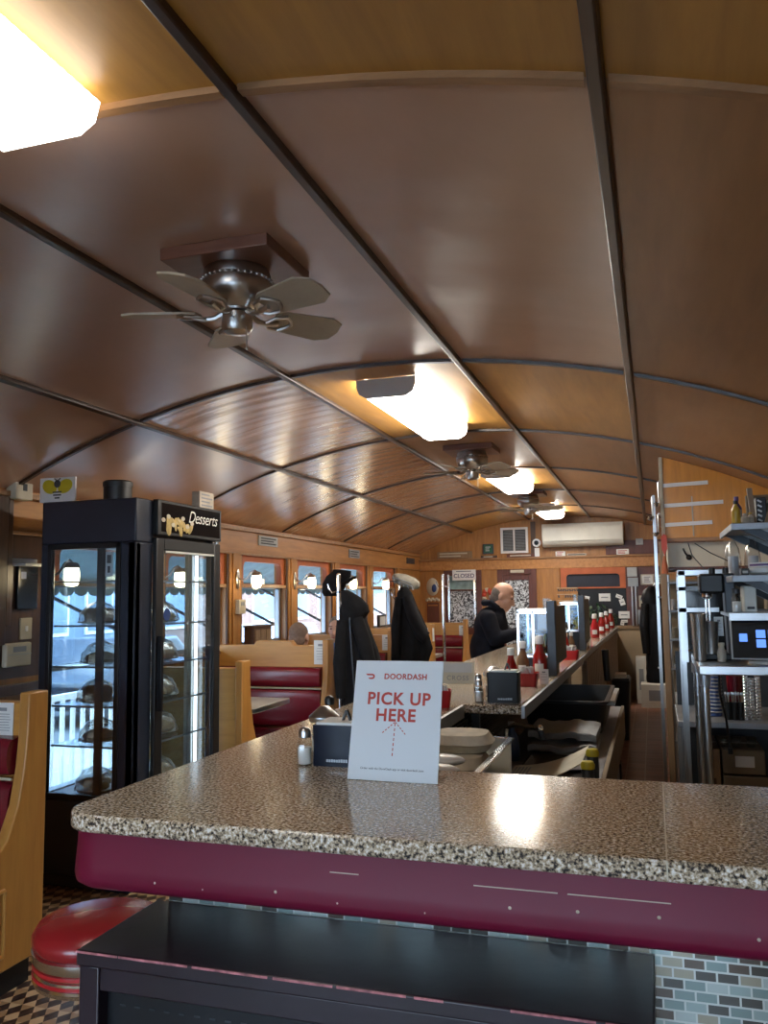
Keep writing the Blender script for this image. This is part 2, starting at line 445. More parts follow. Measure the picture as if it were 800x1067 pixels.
def frame_yz(mb, o, i, x0, x1, m=0):
    n = len(o); rings = [[(x0, *p) for p in o], [(x1, *p) for p in o], [(x1, *p) for p in i], [(x0, *p) for p in i]]
    v = [q for r in rings for q in r]; f = []
    for k in range(4):
        for j in range(n):
            f.append((k * n + j, k * n + (j + 1) % n, ((k + 1) % 4) * n + (j + 1) % n, ((k + 1) % 4) * n + j))
    mb.add(v, f, m)
for k, y in enumerate(WIN):
    w = thing('window_%d' % (k + 1), None, None, (XL, y + WW / 2, Z0)); struct(w)
    fr = MB(); frame_yz(fr, rrect(y, 1.59, y + WW, Z1, .001, 5), rrect(y + .065, 1.617, y + WW - .065, 1.815, .055, 5, (0, 1, 1, 0)), XL - .07, XL - .015)
    fr.build('upper_sash', 'orange_red', w)
    lo = MB(); frame_yz(lo, rrect(y, Z0, y + WW, 1.59, .001, 5), rrect(y + .045, Z0 + .035, y + WW - .045, 1.575, .004, 5), XL - .09, XL - .05)
    lo.build('lower_sash', 'steel_dull', w)
    MB().box(XL - .05, y, 1.583, XL + .008, y + WW, 1.612).build('meeting_rail', 'strip_oak', w, .003)
    MB().box(XL - .047, y + .06, 1.61, XL - .043, y + WW - .06, 1.82).build('upper_pane', 'pane', w)
    MB().box(XL - .072, y + .04, Z0 + .03, XL - .068, y + WW - .04, 1.58).build('lower_pane', 'pane', w)
    if k == 0:                                            # the service window by the cooler runs down almost to the floor
        MB().box(XL - .1, 4.15, .34, XL - .03, 4.19, Z0).box(XL - .1, 5.04, .34, XL - .03, 5.08, Z0).box(XL - .1, 4.15, .34, XL - .03, 5.08, .38).build('lower_casing', 'steel_dull', w)
        MB().box(XL - .072, 4.17, .37, XL - .068, 5.05, Z0).build('low_pane', 'pane', w)
        continue
    MB().box(XL - .1, y - .02, Z0 - .022, XL + .06, y + WW + .02, Z0 + .004).build('sill', 'wood_orange', w, .004)
# end walls under the barrel roof
def arch(x0, x1, n=24):
    return [(x0 + (x1 - x0) * k / n, zc(x0 + (x1 - x0) * k / n)) for k in range(n + 1)]
struct(MB().prism([(XL, 0)] + [(XR, 0)] + [(x, z + .03) for x, z in reversed(arch(XL, XR))], 'xz', YB, YB + .12).build('wall_back', 'wood_orange', smooth=False))
fw = MB()
fw.box(XL, YF - .12, 0, XR, YF, .45).box(XL, YF - .12, .45, -3.0, YF, 2.05).box(.5, YF - .12, .45, XR, YF, 2.05).box(-1.3, YF - .12, .45, -1.2, YF, 2.05)
fw.prism([(XL, 2.05), (XR, 2.05)] + [(x, z + .03) for x, z in reversed(arch(XL, XR))], 'xz', YF - .12, YF)
struct(fw.build('wall_front', 'wood_orange', smooth=False))
for k, (a, b) in enumerate(((-3.0, -1.3), (-1.2, .5))):
    w = thing('window_%d' % (7 + k), None, None, ((a + b) / 2, YF, .45)); struct(w)
    MB().box(a, YF - .1, .45, b, YF - .04, .5).box(a, YF - .1, 2.0, b, YF - .04, 2.05).box(a, YF - .1, .5, a + .05, YF - .04, 2).box(b - .05, YF - .1, .5, b, YF - .04, 2).build('sash', 'steel_dull', w)
    MB().box(a + .04, YF - .072, .49, b - .04, YF - .068, 2.01).build('pane', 'pane', w)
struct(MB().box(XR, YF, 0, XR + .12, YB, 2.16).build('wall_right', 'beige_panel', smooth=False))
# dark service end of the left wall: conduit and pipes are trim of the wall
tn += 1
struct(MB().box(XL, 3.66, 1.26, XL + .05, 3.74, 2.07).box(XL, 3.76, 1.36, XL + .03, 3.80, 2.07).build('trim_%d' % tn, 'wood_dark', bevel=.004))
tn += 1
struct(MB().box(XL, YF, .98, XL + .03, 4.1, 1.04).build('trim_%d' % tn, 'wood_dark', bevel=.004))

# back wall joinery
def bw(x0, z0, x1, z1, d, m=0, mb=None, y=YB): return (mb or MB()).box(x0, y - d, z0, x1, y, z1, m)
tn += 1; struct(bw(XL, 1.86, XR, 2.01, .05).build('trim_%d' % tn, 'wood_header', bevel=.006))
tn += 1; struct(bw(XL, 2.01, XR, 2.035, .08).build('trim_%d' % tn, 'strip_oak', bevel=.004))
tn += 1; struct(bw(-1.62, 0, -1.28, 1.86, .045).build('trim_%d' % tn, 'wood_orange', bevel=.006))
tn += 1; struct(bw(-2.44, 0, -2.2, 1.86, .045).build('trim_%d' % tn, 'wood_orange', bevel=.006))
tn += 1; struct(bw(-1.69, 2.035, -1.62, 2.56, .03).build('trim_%d' % tn, 'wood_dark', bevel=.004))
tn += 1; struct(bw(XL, 0, -3.02, 1.86, .03).build('trim_%d' % tn, 'wood_orange', bevel=.004))
tn += 1; struct(bw(-1.25, 0, XR, .98, .03).build('trim_%d' % tn, 'beige_panel', bevel=.004))
tn += 1; struct(bw(-1.25, .98, XR, 1.03, .05).build('trim_%d' % tn, 'wood_tan', bevel=.004))
tn += 1; struct(bw(-.36, 1.03, .1, 1.86, .03).build('trim_%d' % tn, 'wood_red', bevel=.004))
tn += 1; struct(bw(-.62, 2.04, XR, 2.24, .03).build('trim_%d' % tn, 'wood_red', bevel=.004))
# etched window beside the door
w = thing('window_9', None, None, (-2.73, YB, .9)); struct(w)
f = MB(); bw(-3.02, .9, -2.44, 1.0, .05, 0, f); bw(-3.02, 1.78, -2.44, 1.86, .05, 0, f); bw(-3.02, 1.0, -2.95, 1.78, .05, 0, f); bw(-2.52, 1.0, -2.44, 1.78, .05, 0, f); bw(-2.95, 1.55, -2.52, 1.575, .045, 0, f)
f.build('casing', 'wood_red', w, .004)
bw(-2.95, 1.0, -2.52, 1.555, .02).build('etched_pane', 'etched_glass', w)
bw(-2.95, 1.57, -2.52, 1.78, .02).build('clear_pane', 'stain_glass', w)
tn += 1; struct(bw(-3.05, 0, -2.42, .9, .03).build('trim_%d' % tn, 'wood_orange', bevel=.004))
# inner door with etched panel
d = thing('door_1', None, None, (-1.91, YB, 0)); struct(d)
f = MB(); bw(-2.2, 0, -2.12, 1.86, .05, 0, f); bw(-1.7, 0, -1.62, 1.86, .05, 0, f); bw(-2.12, 1.78, -1.7, 1.86, .05, 0, f); f.build('door_frame', 'wood_red', d, .004)
f = MB(); bw(-2.12, 0, -1.7, .5, .04, 0, f); bw(-2.12, .5, -2.09, 1.78, .04, 0, f); bw(-1.74, .5, -1.7, 1.78, .04, 0, f); bw(-2.09, 1.7, -1.74, 1.78, .04, 0, f); f.build('door_leaf', 'wood_red', d, .004)
bw(-2.09, .5, -1.74, 1.7, .02).build('etched_pane', 'etched_glass', d)
MB().ell((-1.72, YB - .07, .95), .03).cyl((-1.72, YB - .04, .95), (-1.72, YB - .07, .95), .012).build('knob', 'nickel', d)
MB().box(-2.0, YB - .055, 1.81, -1.8, YB - .051, 1.85).build('number_plate', 'cream', d)
# red framed transom window over the pass-through
w = thing('window_10', None, None, (-.83, YB, 1.58)); struct(w)
f = MB(); o = rrect(-1.27, 1.56, -.36, 1.86, .001, 5); i = rrect(-1.19, 1.58, -.44, 1.77, .05, 5, (0, 1, 1, 0))
n = len(o); rings = [[(p[0], YB - .05, p[1]) for p in o], [(p[0], YB, p[1]) for p in o], [(p[0], YB, p[1]) for p in i], [(p[0], YB - .05, p[1]) for p in i]]
vv = [q for r in rings for q in r]
f.add(vv, [(k * n + j, k * n + (j + 1) % n, ((k + 1) % 4) * n + (j + 1) % n, ((k + 1) % 4) * n + j) for k in range(4) for j in range(n)])
f.build('upper_sash', 'orange_red', w)
bw(-1.2, 1.57, -.43, 1.78, .015).build('pane', 'navy_dull', w)

# ------------------------------------------------------------------ outside
struct(MB().box(-40, -30, -.75, XL - .13, 45, -.6, 0).box(-8, -30, -.6, XL - .13, 45, -.5, 1).box(XL - .13, -30, -.75, 8, YF - .13, -.6, 0).box(XL - .13, -8, -.6, 8, YF - .13, -.5, 1).build('street', ['asphalt', 'pavement'], smooth=False))
def building(label, x, y0, y1, h, mat, rows, cols):
    b = thing('street_building', label, 'building', (x, (y0 + y1) / 2, -.6), 'buildings across the street')
    MB().box(x - 4, y0, -.6, x, y1, h).build('facade', mat, b)
    for r in range(rows):
        for c in range(cols):
            yy = y0 + (y1 - y0) * (c + .5) / cols; z = .5 + r * 3.0
            wd = (y1 - y0) / cols * .32
            wn = MB().box(x, yy - wd, z, x + .06, yy + wd, z + 1.7).build('window', 'white', b)
            MB().box(x + .06, yy - wd + .1, z + .1, x + .08, yy + wd - .1, z + 1.6).build('pane', 'facade_blue', wn)
    MB().box(x, y0, 2.55, x + .35, y1, 2.9).build('shop_sign_band', 'facade_blue' if mat != 'facade_blue' else 'white', b)
building('pale building across the street, seen past the cooler', -15, -2, 9.5, 9, 'facade_pale', 3, 4)
building('blue-grey shopfront across the street, seen through the middle windows', -15.5, 10, 22, 7, 'facade_blue', 2, 6)
building('brick building across the street, seen through the windows beyond the coats', -15, 22.5, 70, 14, 'facade_brick', 4, 14)
def car(label, x, y, mat):
    c = L(thing('street_car', label, 'car', (x, y, -.6), 'cars parked in the street'))
    prof = [(-2.1, .3), (-2.15, .75), (-1.5, .9), (-.9, 1.38), (.7, 1.4), (1.35, .95), (2.1, .8), (2.15, .35)]
    MB().prism(prof, 'yz', -.85, .85).build('body', mat, c, .06)
    MB().prism([(-1.3, .93), (-.85, 1.3), (.62, 1.32), (1.12, .95)], 'yz', -.86, .86).build('glazing', 'black_gloss', c)
    for yy in (-1.35, 1.35):
        for s in (-1, 1):
            MB().cyl((s * .7, yy, .32), (s * .88, yy, .32), .32, n=20).build('wheel', 'black_plastic', c)
car('dark car parked in the street outside the bald diner\'s window', -9.6, 13.6, 'car_dark')
car('pale car parked in the street outside the second window', -9.6, 20.5, 'car_pale')
car('dark car parked in the street, seen through the dessert cooler', -9.4, 8.3, 'car_dark')
aw = thing('awning', 'blue-grey canvas awning with scalloped edge outside the window row', 'awning', (XL - .13, 7.6, 1.9))
y0, y1 = 3.9, 13.2
MB().add([(XL - .125, y0, 1.97), (XL - .125, y1, 1.97), (XL - .8, y1, 1.67), (XL - .8, y0, 1.67), (XL - .125, y0, 1.96), (XL - .125, y1, 1.96), (XL - .8, y1, 1.66), (XL - .8, y0, 1.66)], [(0, 1, 2, 3), (7, 6, 5, 4), (0, 4, 5, 1), (1, 5, 6, 2), (2, 6, 7, 3), (3, 7, 4, 0)]).build('canopy', 'awning', aw)
pts = [(y0, 1.67)]; n = 56; st = (y1 - y0) / n
low = []
for k in range(n):
    for q in range(6):
        a = PI * q / 6; low.append((y0 + st * (k + .5 - .5 * math.cos(a)), 1.57 - .045 * math.sin(a)))
low.append((y1, 1.57))
bmv = MB()
for a, b in zip(low[:-1], low[1:]):
    bmv.prism([a, b, (b[0], 1.67), (a[0], 1.67)], 'yz', XL - .806, XL - .8)
bmv.build('valance', 'awning', aw)
for k in range(6):
    MB().cyl((XL - .125, WIN[k] + WW + .14, 1.2), (XL - .78, WIN[k] + WW - .3, 1.63), .013).build('strut', 'steel_dark', aw)
# ------------------------------------------------------------------ camera, sky
cam = bpy.data.cameras.new('camera'); co = bpy.data.objects.new('camera', cam); COL.objects.link(co)
yaw, pit, rol = .307737, .0992479, -.01337404
fwd = Vector((-math.sin(yaw) * math.cos(pit), math.cos(yaw) * math.cos(pit), math.sin(pit)))
rt = Vector((math.cos(yaw), math.sin(yaw), 0)); up = rt.cross(fwd)
r2 = rt * math.cos(rol) + up * math.sin(rol); u2 = up * math.cos(rol) - rt * math.sin(rol)
mm = Matrix((r2, u2, -fwd)).transposed().to_4x4(); mm.translation = Vector((0, 0, 1.5))
co.matrix_world = mm; cam.sensor_fit = 'VERTICAL'; cam.sensor_height = 36; cam.lens = 872.8 * 36 / 1067; cam.clip_start = .05; cam.clip_end = 200
SC.camera = co
wd = bpy.data.worlds.new('sky'); SC.world = wd; wd.use_nodes = True
nt = wd.node_tree; nt.nodes.clear()
o = nt.nodes.new('ShaderNodeOutputWorld'); bg = nt.nodes.new('ShaderNodeBackground')
tc = nt.nodes.new('ShaderNodeTexCoord'); sp = nt.nodes.new('ShaderNodeSeparateXYZ'); nt.links.new(tc.outputs['Generated'], sp.inputs[0])
c = _ramp(nt, sp.outputs[2], [(0., (.70, .83, 1.)), (.6, (.62, .80, 1.))]); nt.links.new(c, bg.inputs[0]); bg.inputs[1].default_value = 2.2
nt.links.new(bg.outputs[0], o.inputs[0])
SC.view_settings.view_transform = 'Standard'; SC.view_settings.look = 'None'; SC.view_settings.exposure = 0; SC.view_settings.gamma = 1
SC.view_settings.use_curve_mapping = False
SC.cycles.max_bounces = 8; SC.cycles.transparent_max_bounces = 16; SC.cycles.caustics_reflective = False; SC.cycles.caustics_refractive = False
SC.cycles.use_denoising = True
SC.cycles.sample_clamp_indirect = 6
SC.view_settings.exposure = 1.78
bg.inputs[1].default_value = 3.5

rl = thing('street_railing', 'pale railing on the pavement outside, seen low through the dessert cooler', 'railing', (XL - 1.6, 6.5, -.5))
for k in range(26): MB().cyl((XL - 1.6, 4.2 + .14 * k, -.5), (XL - 1.6, 4.2 + .14 * k, .62), .022, n=10).build('baluster', 'white', rl)
for z in (-.3, .62): MB().box(XL - 1.63, 4.1, z, XL - 1.57, 7.8, z + .05).build('rail', 'white', rl)
# ------------------------------------------------------------------ ceiling fittings
def fluo(label, y0, y1, x0=-1.43, x1=-1.12):
    xm = (x0 + x1) / 2; zt = zc(xm) - .001
    t = thing('ceiling_light', label, 'ceiling light', (xm, (y0 + y1) / 2, zt - .1), 'fluorescent ceiling lights')
    w = (x1 - x0) / 2
    MB().box(x0 + .05, y0 + .02, zt - .03, x1 - .05, y1 - .02, zt).build('mounting_pan', 'grey_light', t)
    prof = [(-w, -.03), (-w + .012, -.075), (-w + .05, -.098), (w - .05, -.098), (w - .012, -.075), (w, -.03)]
    m = MB(); n = 90; rings = []
    for k in range(n + 1):
        y = y0 + .012 + (y1 - y0 - .024) * k / n
        e = .0018 if k % 2 else 0
        rings.append([(xm + p * (1 - e), y, zt + q + e) for p, q in prof])
    m.loft(rings); m.build('diffuser', 'lens_dim' if y0 < 1 else 'lens', t, angle=60)
    for y in (y0, y1 - .014)[:1 if y0 < 1 else 2]:
        MB().prism([(xm + p, zt + q) for p, q in [(-w - .004, -.004), (-w - .004, -.045), (-w + .01, -.08), (-w + .05, -.103), (w - .05, -.103), (w - .01, -.08), (w + .004, -.045), (w + .004, -.004)]], 'xz', y, y + .014).build('end_cap', 'white', t)
fluo('large lit ceiling light overhead, before the first fan', .24, 1.50)
fluo('lit fluorescent ceiling light between the first and second fans', 4.06, 5.36)
fluo('lit fluorescent ceiling light just beyond the second fan', 7.35, 8.6)
fluo('small far lit ceiling light beyond the third fan', 10.55, 11.75)
def fan(label, y, rot):
    x = -1.28; zt = zc(x)
    t = thing('ceiling_fan', label, 'ceiling fan', (x, y, zt), 'ceiling fans'); L(t)
    MB().box(-.19, -.17, -.042, .19, .17, .0).build('mounting_board', 'wood_plate', t, .004)
    m = MB().lathe([(.105, -.04), (.112, -.055), (.112, -.075), (.100, -.08), (.118, -.088), (.122, -.105), (.116, -.135), (.085, -.165), (.06, -.178), (.058, -.185), (.02, -.186)], n=36)
    m.build('motor_housing', 'nickel', t)
    b = MB()
    for k in range(36):
        a = 2 * PI * k / 36; b.ell((.119 * math.cos(a), .119 * math.sin(a), -.083), .0055, 8)
    b.build('beading', 'nickel', t)
    MB().lathe([(.02, -.186), (.05, -.19), (.052, -.235), (.044, -.25), (.02, -.258), (.005, -.259)], n=28).build('switch_housing', 'nickel', t)
    ch = MB().cyl((.045, -.02, -.24), (.046, -.02, -.31), .0016, n=6); ch.ell((.046, -.02, -.315), .005, 8); ch.build('pull_chain', 'nickel', t)
    for k in range(5):
        R = Matrix.Rotation(math.radians(rot + 72 * k), 3, 'Z'); T = R @ Matrix.Rotation(math.radians(-13), 3, 'X')
        o = [(.13, -.042), (.16, -.06), (.33, -.076), (.375, -.05), (.385, 0), (.375, .05), (.33, .076), (.16, .06), (.13, .042)]
        top = [T @ Vector((u, w, .0035)) + Vector((0, 0, -.185)) for u, w in o]; bot = [T @ Vector((u, w, -.0035)) + Vector((0, 0, -.185)) for u, w in o]
        bl = MB().loft([bot, top]).build('blade', 'wood_blade', t)
        ir = MB()
        ir.tube([R @ Vector((.04, 0, -.18)), R @ Vector((.075, 0, -.2)), R @ Vector((.11, 0, -.204)), R @ Vector((.15, 0, -.196))], [.012, .01, .009, .008])
        for s in (-1, 1):
            ir.tube([R @ Vector((.10, 0, -.203)), T @ Vector((.125, s * .035, -.012)) + Vector((0, 0, -.187)), T @ Vector((.165, s * .045, -.007)) + Vector((0, 0, -.187)), T @ Vector((.19, s * .02, -.006)) + Vector((0, 0, -.187)), T @ Vector((.2, 0, -.006)) + Vector((0, 0, -.187))], .006)
        ir.build('blade_iron', 'nickel', bl, world=True)
fan('large ceiling fan with tan blades on a wood plate, closest to the camera', 2.44, 195)
fan('second ceiling fan, between two lit ceiling lights', 6.28, 178)
fan('third ceiling fan, small and far along the ceiling', 9.35, 150)

# ------------------------------------------------------------------ sconces on the pilasters
def sconce(label, y):
    t = L(thing('wall_sconce', label, 'wall lamp', (XL + .032, y, 1.56), 'wall sconces between the windows'))
    MB().lathe([(.006, .0), (.03, .004), (.038, .012), (.02, .02), (.005, .022)], (0, 0, .095), n=20, R=FACE_X, sx=.8, sy=2.3).build('back_plate', 'nickel', t)
    MB().tube([(.018, 0, .1), (.06, -.005, .085), (.1, -.012, .10), (.14, -.02, .15), (.18, -.03, .165), (.2, -.035, .15)], .008).lathe([(.004, .155), (.03, .15), (.042, .132), (.045, .12)], (.2, -.035, 0), n=20).build('arm', 'nickel', t)
    MB().lathe([(.024, .128), (.036, .12), (.041, .095), (.041, .06), (.038, .035), (.03, .02), (.010, .015)], (.2, -.035, 0), n=24).build('glass_shade', 'lamp_globe', t)
wl = ['seen through the dessert cooler', 'beside the window behind the front booth', 'beside the bald diner\'s window', 'behind the black cap on the chrome pole', 'between the two hung coats', 'nearest the etched window']
for k, s in enumerate(wl): sconce('lit glass wall sconce ' + s, WIN[k] - .14 if k else WIN[0] - .1 + 1.2 * 0)

# ------------------------------------------------------------------ booths
BX = -2.40
def bench_end(s, both, zt):
    pts = [(.055, zt)]
    pts += [(.055 * s, zt), (.062, .95), (.075, .80), (.10, .66), (.15, .54), (.24, .47), (.34, .45), (.42, .43), (.44, .40), (.44, .06)]
    return pts
def booth(label, y, front=True, rear=True, zt=1.12, crest=True, bx=BX, length=.96):
    """double-backed bench: front cushions face the camera (-y), rear cushions the other way"""
    t = L(thing('booth_bench', label, 'booth seat', (bx, y, 0), 'diner booth benches'))
    x0 = -length
    prof = [(x0, .1), (0 - .045, .1), (-.045, zt)]
    if crest: prof += [(-.30, zt), (-.33, zt + .035), (-.62, zt + .035), (-.65, zt)]
    prof += [(x0, zt)]
    MB().prism(prof, 'xz', -.035, .035).build('backboard', 'wood_booth', t, .004)
    sides = ([-1] if front else []) + ([1] if rear else [])
    # aisle end panel with swept edges
    def side(s): return [(s * .06, zt + .045), (s * .062, .98), (s * .075, .84), (s * .105, .70), (s * .16, .58), (s * .25, .5), (s * .36, .47), (s * .43, .44), (s * .44, .40), (s * .44, .1)]
    a = side(-1) if front else [(-.05, zt + .045), (-.05, .1)]
    b = side(1) if rear else [(.05, zt + .045), (.05, .1)]
    ep = MB().prism(a + list(reversed(b)), 'yz', -.05, .0)
    ep.build('end_panel', 'wood_booth_end', t, .006)
    for s in sides:
        mo = MB(); q = [(s * .40, .16), (s * .40, .40), (s * .17, .40), (s * .17, .16)]
        for u, w in zip(q, q[1:] + q[:1]): mo.tube([(.002, *u), (.002, *w)], .008, 6)
        mo.build('panel_moulding', 'wood_booth_end', t)
    y0, y1 = (-.42 if front else -.05), (.42 if rear else .05)
    MB().box(x0 + .01, y0 + .04, 0, -.03, y1 - .04, .1).build('plinth', 'black_satin', t)
    MB().box(x0 + .01, y0 + .02, .1, -.05, y1 - .02, .36).build('seat_box', 'wood_booth', t)
    for s in sides:
        def cush(z0, z1, d, n, bulge=.03, nm='back_cushion'):
            rings = []
            for k in range(9):
                u = k / 8; x = x0 + .015 + (length - .075) * u
                sc = .9 if k in (0, 8) else 1
                r = []
                for j in range(14):
                    a = PI * j / 13
                    z = (z0 + z1) / 2 - (z1 - z0) / 2 * math.cos(a) * sc
                    yy = s * (.036 + d + bulge * max(0., math.sin(a)) ** .6)
                    r.append((x, yy, z))
                r += [(x, s * .036, z1), (x, s * .036, z0)]
                rings.append(r)
            return MB().loft(rings).build(nm, 'vinyl_red', t, angle=60)
        cush(.80, .955, .03, 0, .045, 'headrest_roll')
        cush(.50, .785, .03, 0, .035)
        MB().cyl((x0 + .02, s * .085, .792), (-.055, s * .085, .792), .006, n=8).build('piping', 'cream', t)
        pr = rrect(.05, .36, .42, .49, .05, 5, (1, 1, 1, 1))
        MB().prism([(s * u, w) for u, w in pr], 'yz', x0 + .015, -.055).build('seat_cushion', 'vinyl_red', t, angle=60)
    return t
def card(name, label, cat, c, w, h, lines, parent=None, mat='paper', tilt=0, group=None, head=True):
    """printed sheet facing -Y"""
    x, y, z = c
    t = thing(name, label, cat, c, group)
    R = Matrix.Rotation(tilt, 3, 'X')
    MB().obox(Vector(c) + R @ Vector((0, 0, h / 2)), (w, .003, h), R).build('sheet', mat, t)
    m = MB()
    if head: m.obox(Vector(c) + R @ Vector((0, -.0022, h * .80)), (w * .36, .001, h * .1), R)
    rnd = random.Random(len(label))
    for k in range(lines):
        ww = w * (.5 + .3 * rnd.random()); m.obox(Vector(c) + R @ Vector(((ww - w * .82) * .5 * 0, -.0022, h * (.66 - .56 * k / max(1, lines)))), (ww, .0008, h * .018), R)
    m.build('print', 'ink_grey', t)
    return t
booth('wooden booth bench with red cushions at the left edge, before the dessert cooler', 2.885, True, False, 1.085, False)
booth('wooden bench end standing directly behind the dessert cooler', 4.79, False, True, 1.06, False, -2.44, .93)
booth('booth bench in front of the bald diner, with red cushions toward the counter', 6.15, crest=True)
booth('booth bench behind the black coat on the first chrome pole', 7.82, crest=False)
booth('booth bench behind the coat under the light cap', 9.35, crest=False)
booth('farthest booth bench, below the etched window', 11.2, crest=False)
card('menu_card', 'white printed sheet taped on the booth bench at the left edge', 'paper', (-2.545, 2.845, .95), .10, .135, 7)
card('menu_card', 'white card clipped over the booth bench in front of the bald diner', 'paper', (-2.475, 6.11, .975), .105, .185, 5)
card('menu_card', 'white card on the bench behind the first hung coat', 'paper', (-2.455, 7.775, .975), .105, .145, 4)
card('menu_card', 'white card on the bench just behind the coat under the light cap', 'paper', (-2.435, 9.305, .975), .11, .15, 4)
card('menu_card', 'white card on the farthest booth bench', 'paper', (-2.455, 11.155, .945), .105, .14, 4)
def table(label, y, x1=-2.60):
    t = thing('booth_table', label, 'table', (-2.98, y, 0), 'booth tables')
    MB().prism(rrect(-3.36, y - .31, x1, y + .31, .03, 4, (1, 1, 0, 0)), 'xy', .715, .75).build('table_top', 'laminate', t)
    MB().prism(rrect(-3.362, y - .312, x1 + .002, y + .312, .032, 4, (1, 1, 0, 0)), 'xy', .72, .745).build('metal_edge', 'steel', t)
    MB().cyl((-3.2, y, .03), (-3.2, y, .715), .035).build('column', 'black_satin', t)
    MB().lathe([(.13, 0), (.13, .015), (.06, .04), (.035, .06)], (-3.2, y, 0)).build('foot', 'black_satin', t)
table('laminate booth table between the dessert cooler and the bald diner\'s bench', 5.52)
table('booth table between the two seated diners', 6.99)
table('booth table behind the two hung coats', 8.6)
table('farthest booth table, near the etched window', 10.3)

# chrome coat poles on the bench ends
def pole(label, y, h):
    t = thing('coat_pole', label, 'coat stand', (BX + .025, y, 0), 'chrome coat poles')
    MB().cyl((BX + .028, y, 0), (BX + .028, y, h), .018).ell((BX + .028, y, h), .018).build('pole', 'chrome', t)
    MB().lathe([(.045, 0), (.045, .008), (.02, .02)], (BX + .028, y, 0)).build('flange', 'chrome', t)
    for s in (-1, 1):
        MB().tube([(BX + .028, y, h - .12), (BX + .028 + s * .05, y - .02, h - .14), (BX + .028 + s * .075, y - .03, h - .10), (BX + .028 + s * .08, y - .03, h - .07)], .006).build('hook', 'chrome', t)
pole('chrome coat pole with black cap and black coat', 6.25, 1.665)
pole('chrome coat pole with light cap and black coat', 7.95, 1.60)
pole('bare chrome pole in front of the etched window', 9.75, 1.73)
def cloth_loft(rows, n=40, seed=0, ph=0):
    """rows: (z, cx, cy, rx, ry, fold amplitude)"""
    rings = []
    for z, cx, cy, rx, ry, f in rows:
        r = []
        for i in range(n):
            a = 2 * PI * i / n
            k = 1 + f * (math.sin(5 * a + seed) * .6 + math.sin(9 * a + 2 * seed + z * 2) * .4 + math.sin(3 * a - seed) * .5)
            r.append((cx + rx * k * math.cos(a), cy + ry * k * math.sin(a), z))
        rings.append(r)
    return rings
t = thing('hung_coat', 'long black hooded coat hanging from the first chrome pole', 'coat', (-2.12, 5.98, .55))
MB().loft(cloth_loft([(.50, -2.10, 5.98, .15, .09, .16), (.62, -2.09, 5.98, .165, .10, .15), (.9, -2.085, 5.98, .165, .10, .12), (1.1, -2.115, 5.98, .145, .10, .09), (1.28, -2.155, 5.99, .11, .095, .06), (1.38, -2.175, 5.99, .095, .09, .05), (1.44, -2.195, 6.0, .06, .05, .02)], seed=1)).build('coat_body', 'cloth_black', t)
MB().loft(cloth_loft([(1.33, -2.15, 5.97, .09, .08, .05), (1.38, -2.125, 5.96, .105, .085, .04), (1.43, -2.13, 5.96, .10, .085, .05), (1.48, -2.16, 5.97, .08, .07, .05), (1.52, -2.20, 5.99, .05, .05, .05), (1.545, -2.225, 6.0, .02, .03, 0)], seed=2.2)).build('hood', 'cloth_black', t)
MB().tube([(-2.10, 5.90, 1.33), (-2.035, 5.88, 1.16), (-1.985, 5.88, .95), (-1.96, 5.89, .72)], [.05, .056, .052, .045], 12).build('sleeve', 'cloth_black', t)
MB().tube([(-2.215, 5.90, 1.32), (-2.235, 5.89, 1.0), (-2.225, 5.90, .75)], [.04, .048, .04], 12).build('sleeve', 'cloth_black', t)
MB().tube([(-2.15, 5.89, 1.34), (-2.13, 5.868, 1.1), (-2.10, 5.872, .62)], .006, 6).build('zip', 'steel_dark', t)
MB().tube([(-2.225, 6.0, 1.54), (-2.30, 6.12, 1.53), (-2.372, 6.23, 1.53)], .005, 6).build('hanging_loop', 'cloth_black', t)
t = thing('cap', 'black cap hung on top of the first chrome pole', 'hat', (-2.436, 6.385, 1.52))
m = MB().loft(cloth_loft([(1.50, -2.488, 6.375, .05, .075, .1), (1.53, -2.477, 6.375, .085, .09, .05), (1.6, -2.457, 6.375, .10, .1, .03), (1.66, -2.426, 6.385, .10, .1, .03), (1.70, -2.395, 6.385, .075, .08, .03), (1.715, -2.4365, 6.385, .03, .03, 0)], seed=.5))
m.build('crown', 'cloth_black', t)
MB().loft([[(-2.344 + .09 * math.cos(a) * k, 6.33 + .07 * math.sin(a) * k, z + .05 * math.cos(a)) for a in [2 * PI * i / 20 for i in range(20)]] for k, z in ((1, 1.60), (1, 1.608))]).build('peak', 'cloth_black', t)
t = thing('hung_coat', 'black coat hanging from the second chrome pole under the light cap', 'coat', (-2.20, 7.72, .85))
MB().loft(cloth_loft([(.82, -2.24, 7.72, .115, .08, .12), (.86, -2.21, 7.72, .16, .09, .14), (1.0, -2.185, 7.72, .18, .095, .14), (1.2, -2.205, 7.72, .15, .085, .12), (1.4, -2.24, 7.72, .10, .08, .07), (1.52, -2.255, 7.72, .07, .06, .04), (1.575, -2.265, 7.73, .035, .04, .02)], seed=3.1)).build('coat_body', 'cloth_black', t)
MB().tube([(-2.22, 7.66, 1.48), (-2.15, 7.63, 1.3), (-2.07, 7.63, 1.13), (-2.03, 7.64, 1.1)], [.05, .06, .065, .06], 12).build('sleeve', 'cloth_black', t)
MB().tube([(-2.29, 7.66, 1.48), (-2.32, 7.63, 1.2), (-2.325, 7.64, .92)], [.04, .05, .04], 12).build('sleeve', 'cloth_black', t)
MB().tube([(-2.265, 7.73, 1.565), (-2.30, 7.84, 1.55), (-2.372, 7.93, 1.53)], .006, 6).build('hanging_loop', 'cloth_black', t)
t = thing('cap', 'light plaid flat cap on top of the second chrome pole', 'hat', (-2.31, 7.88, 1.6))
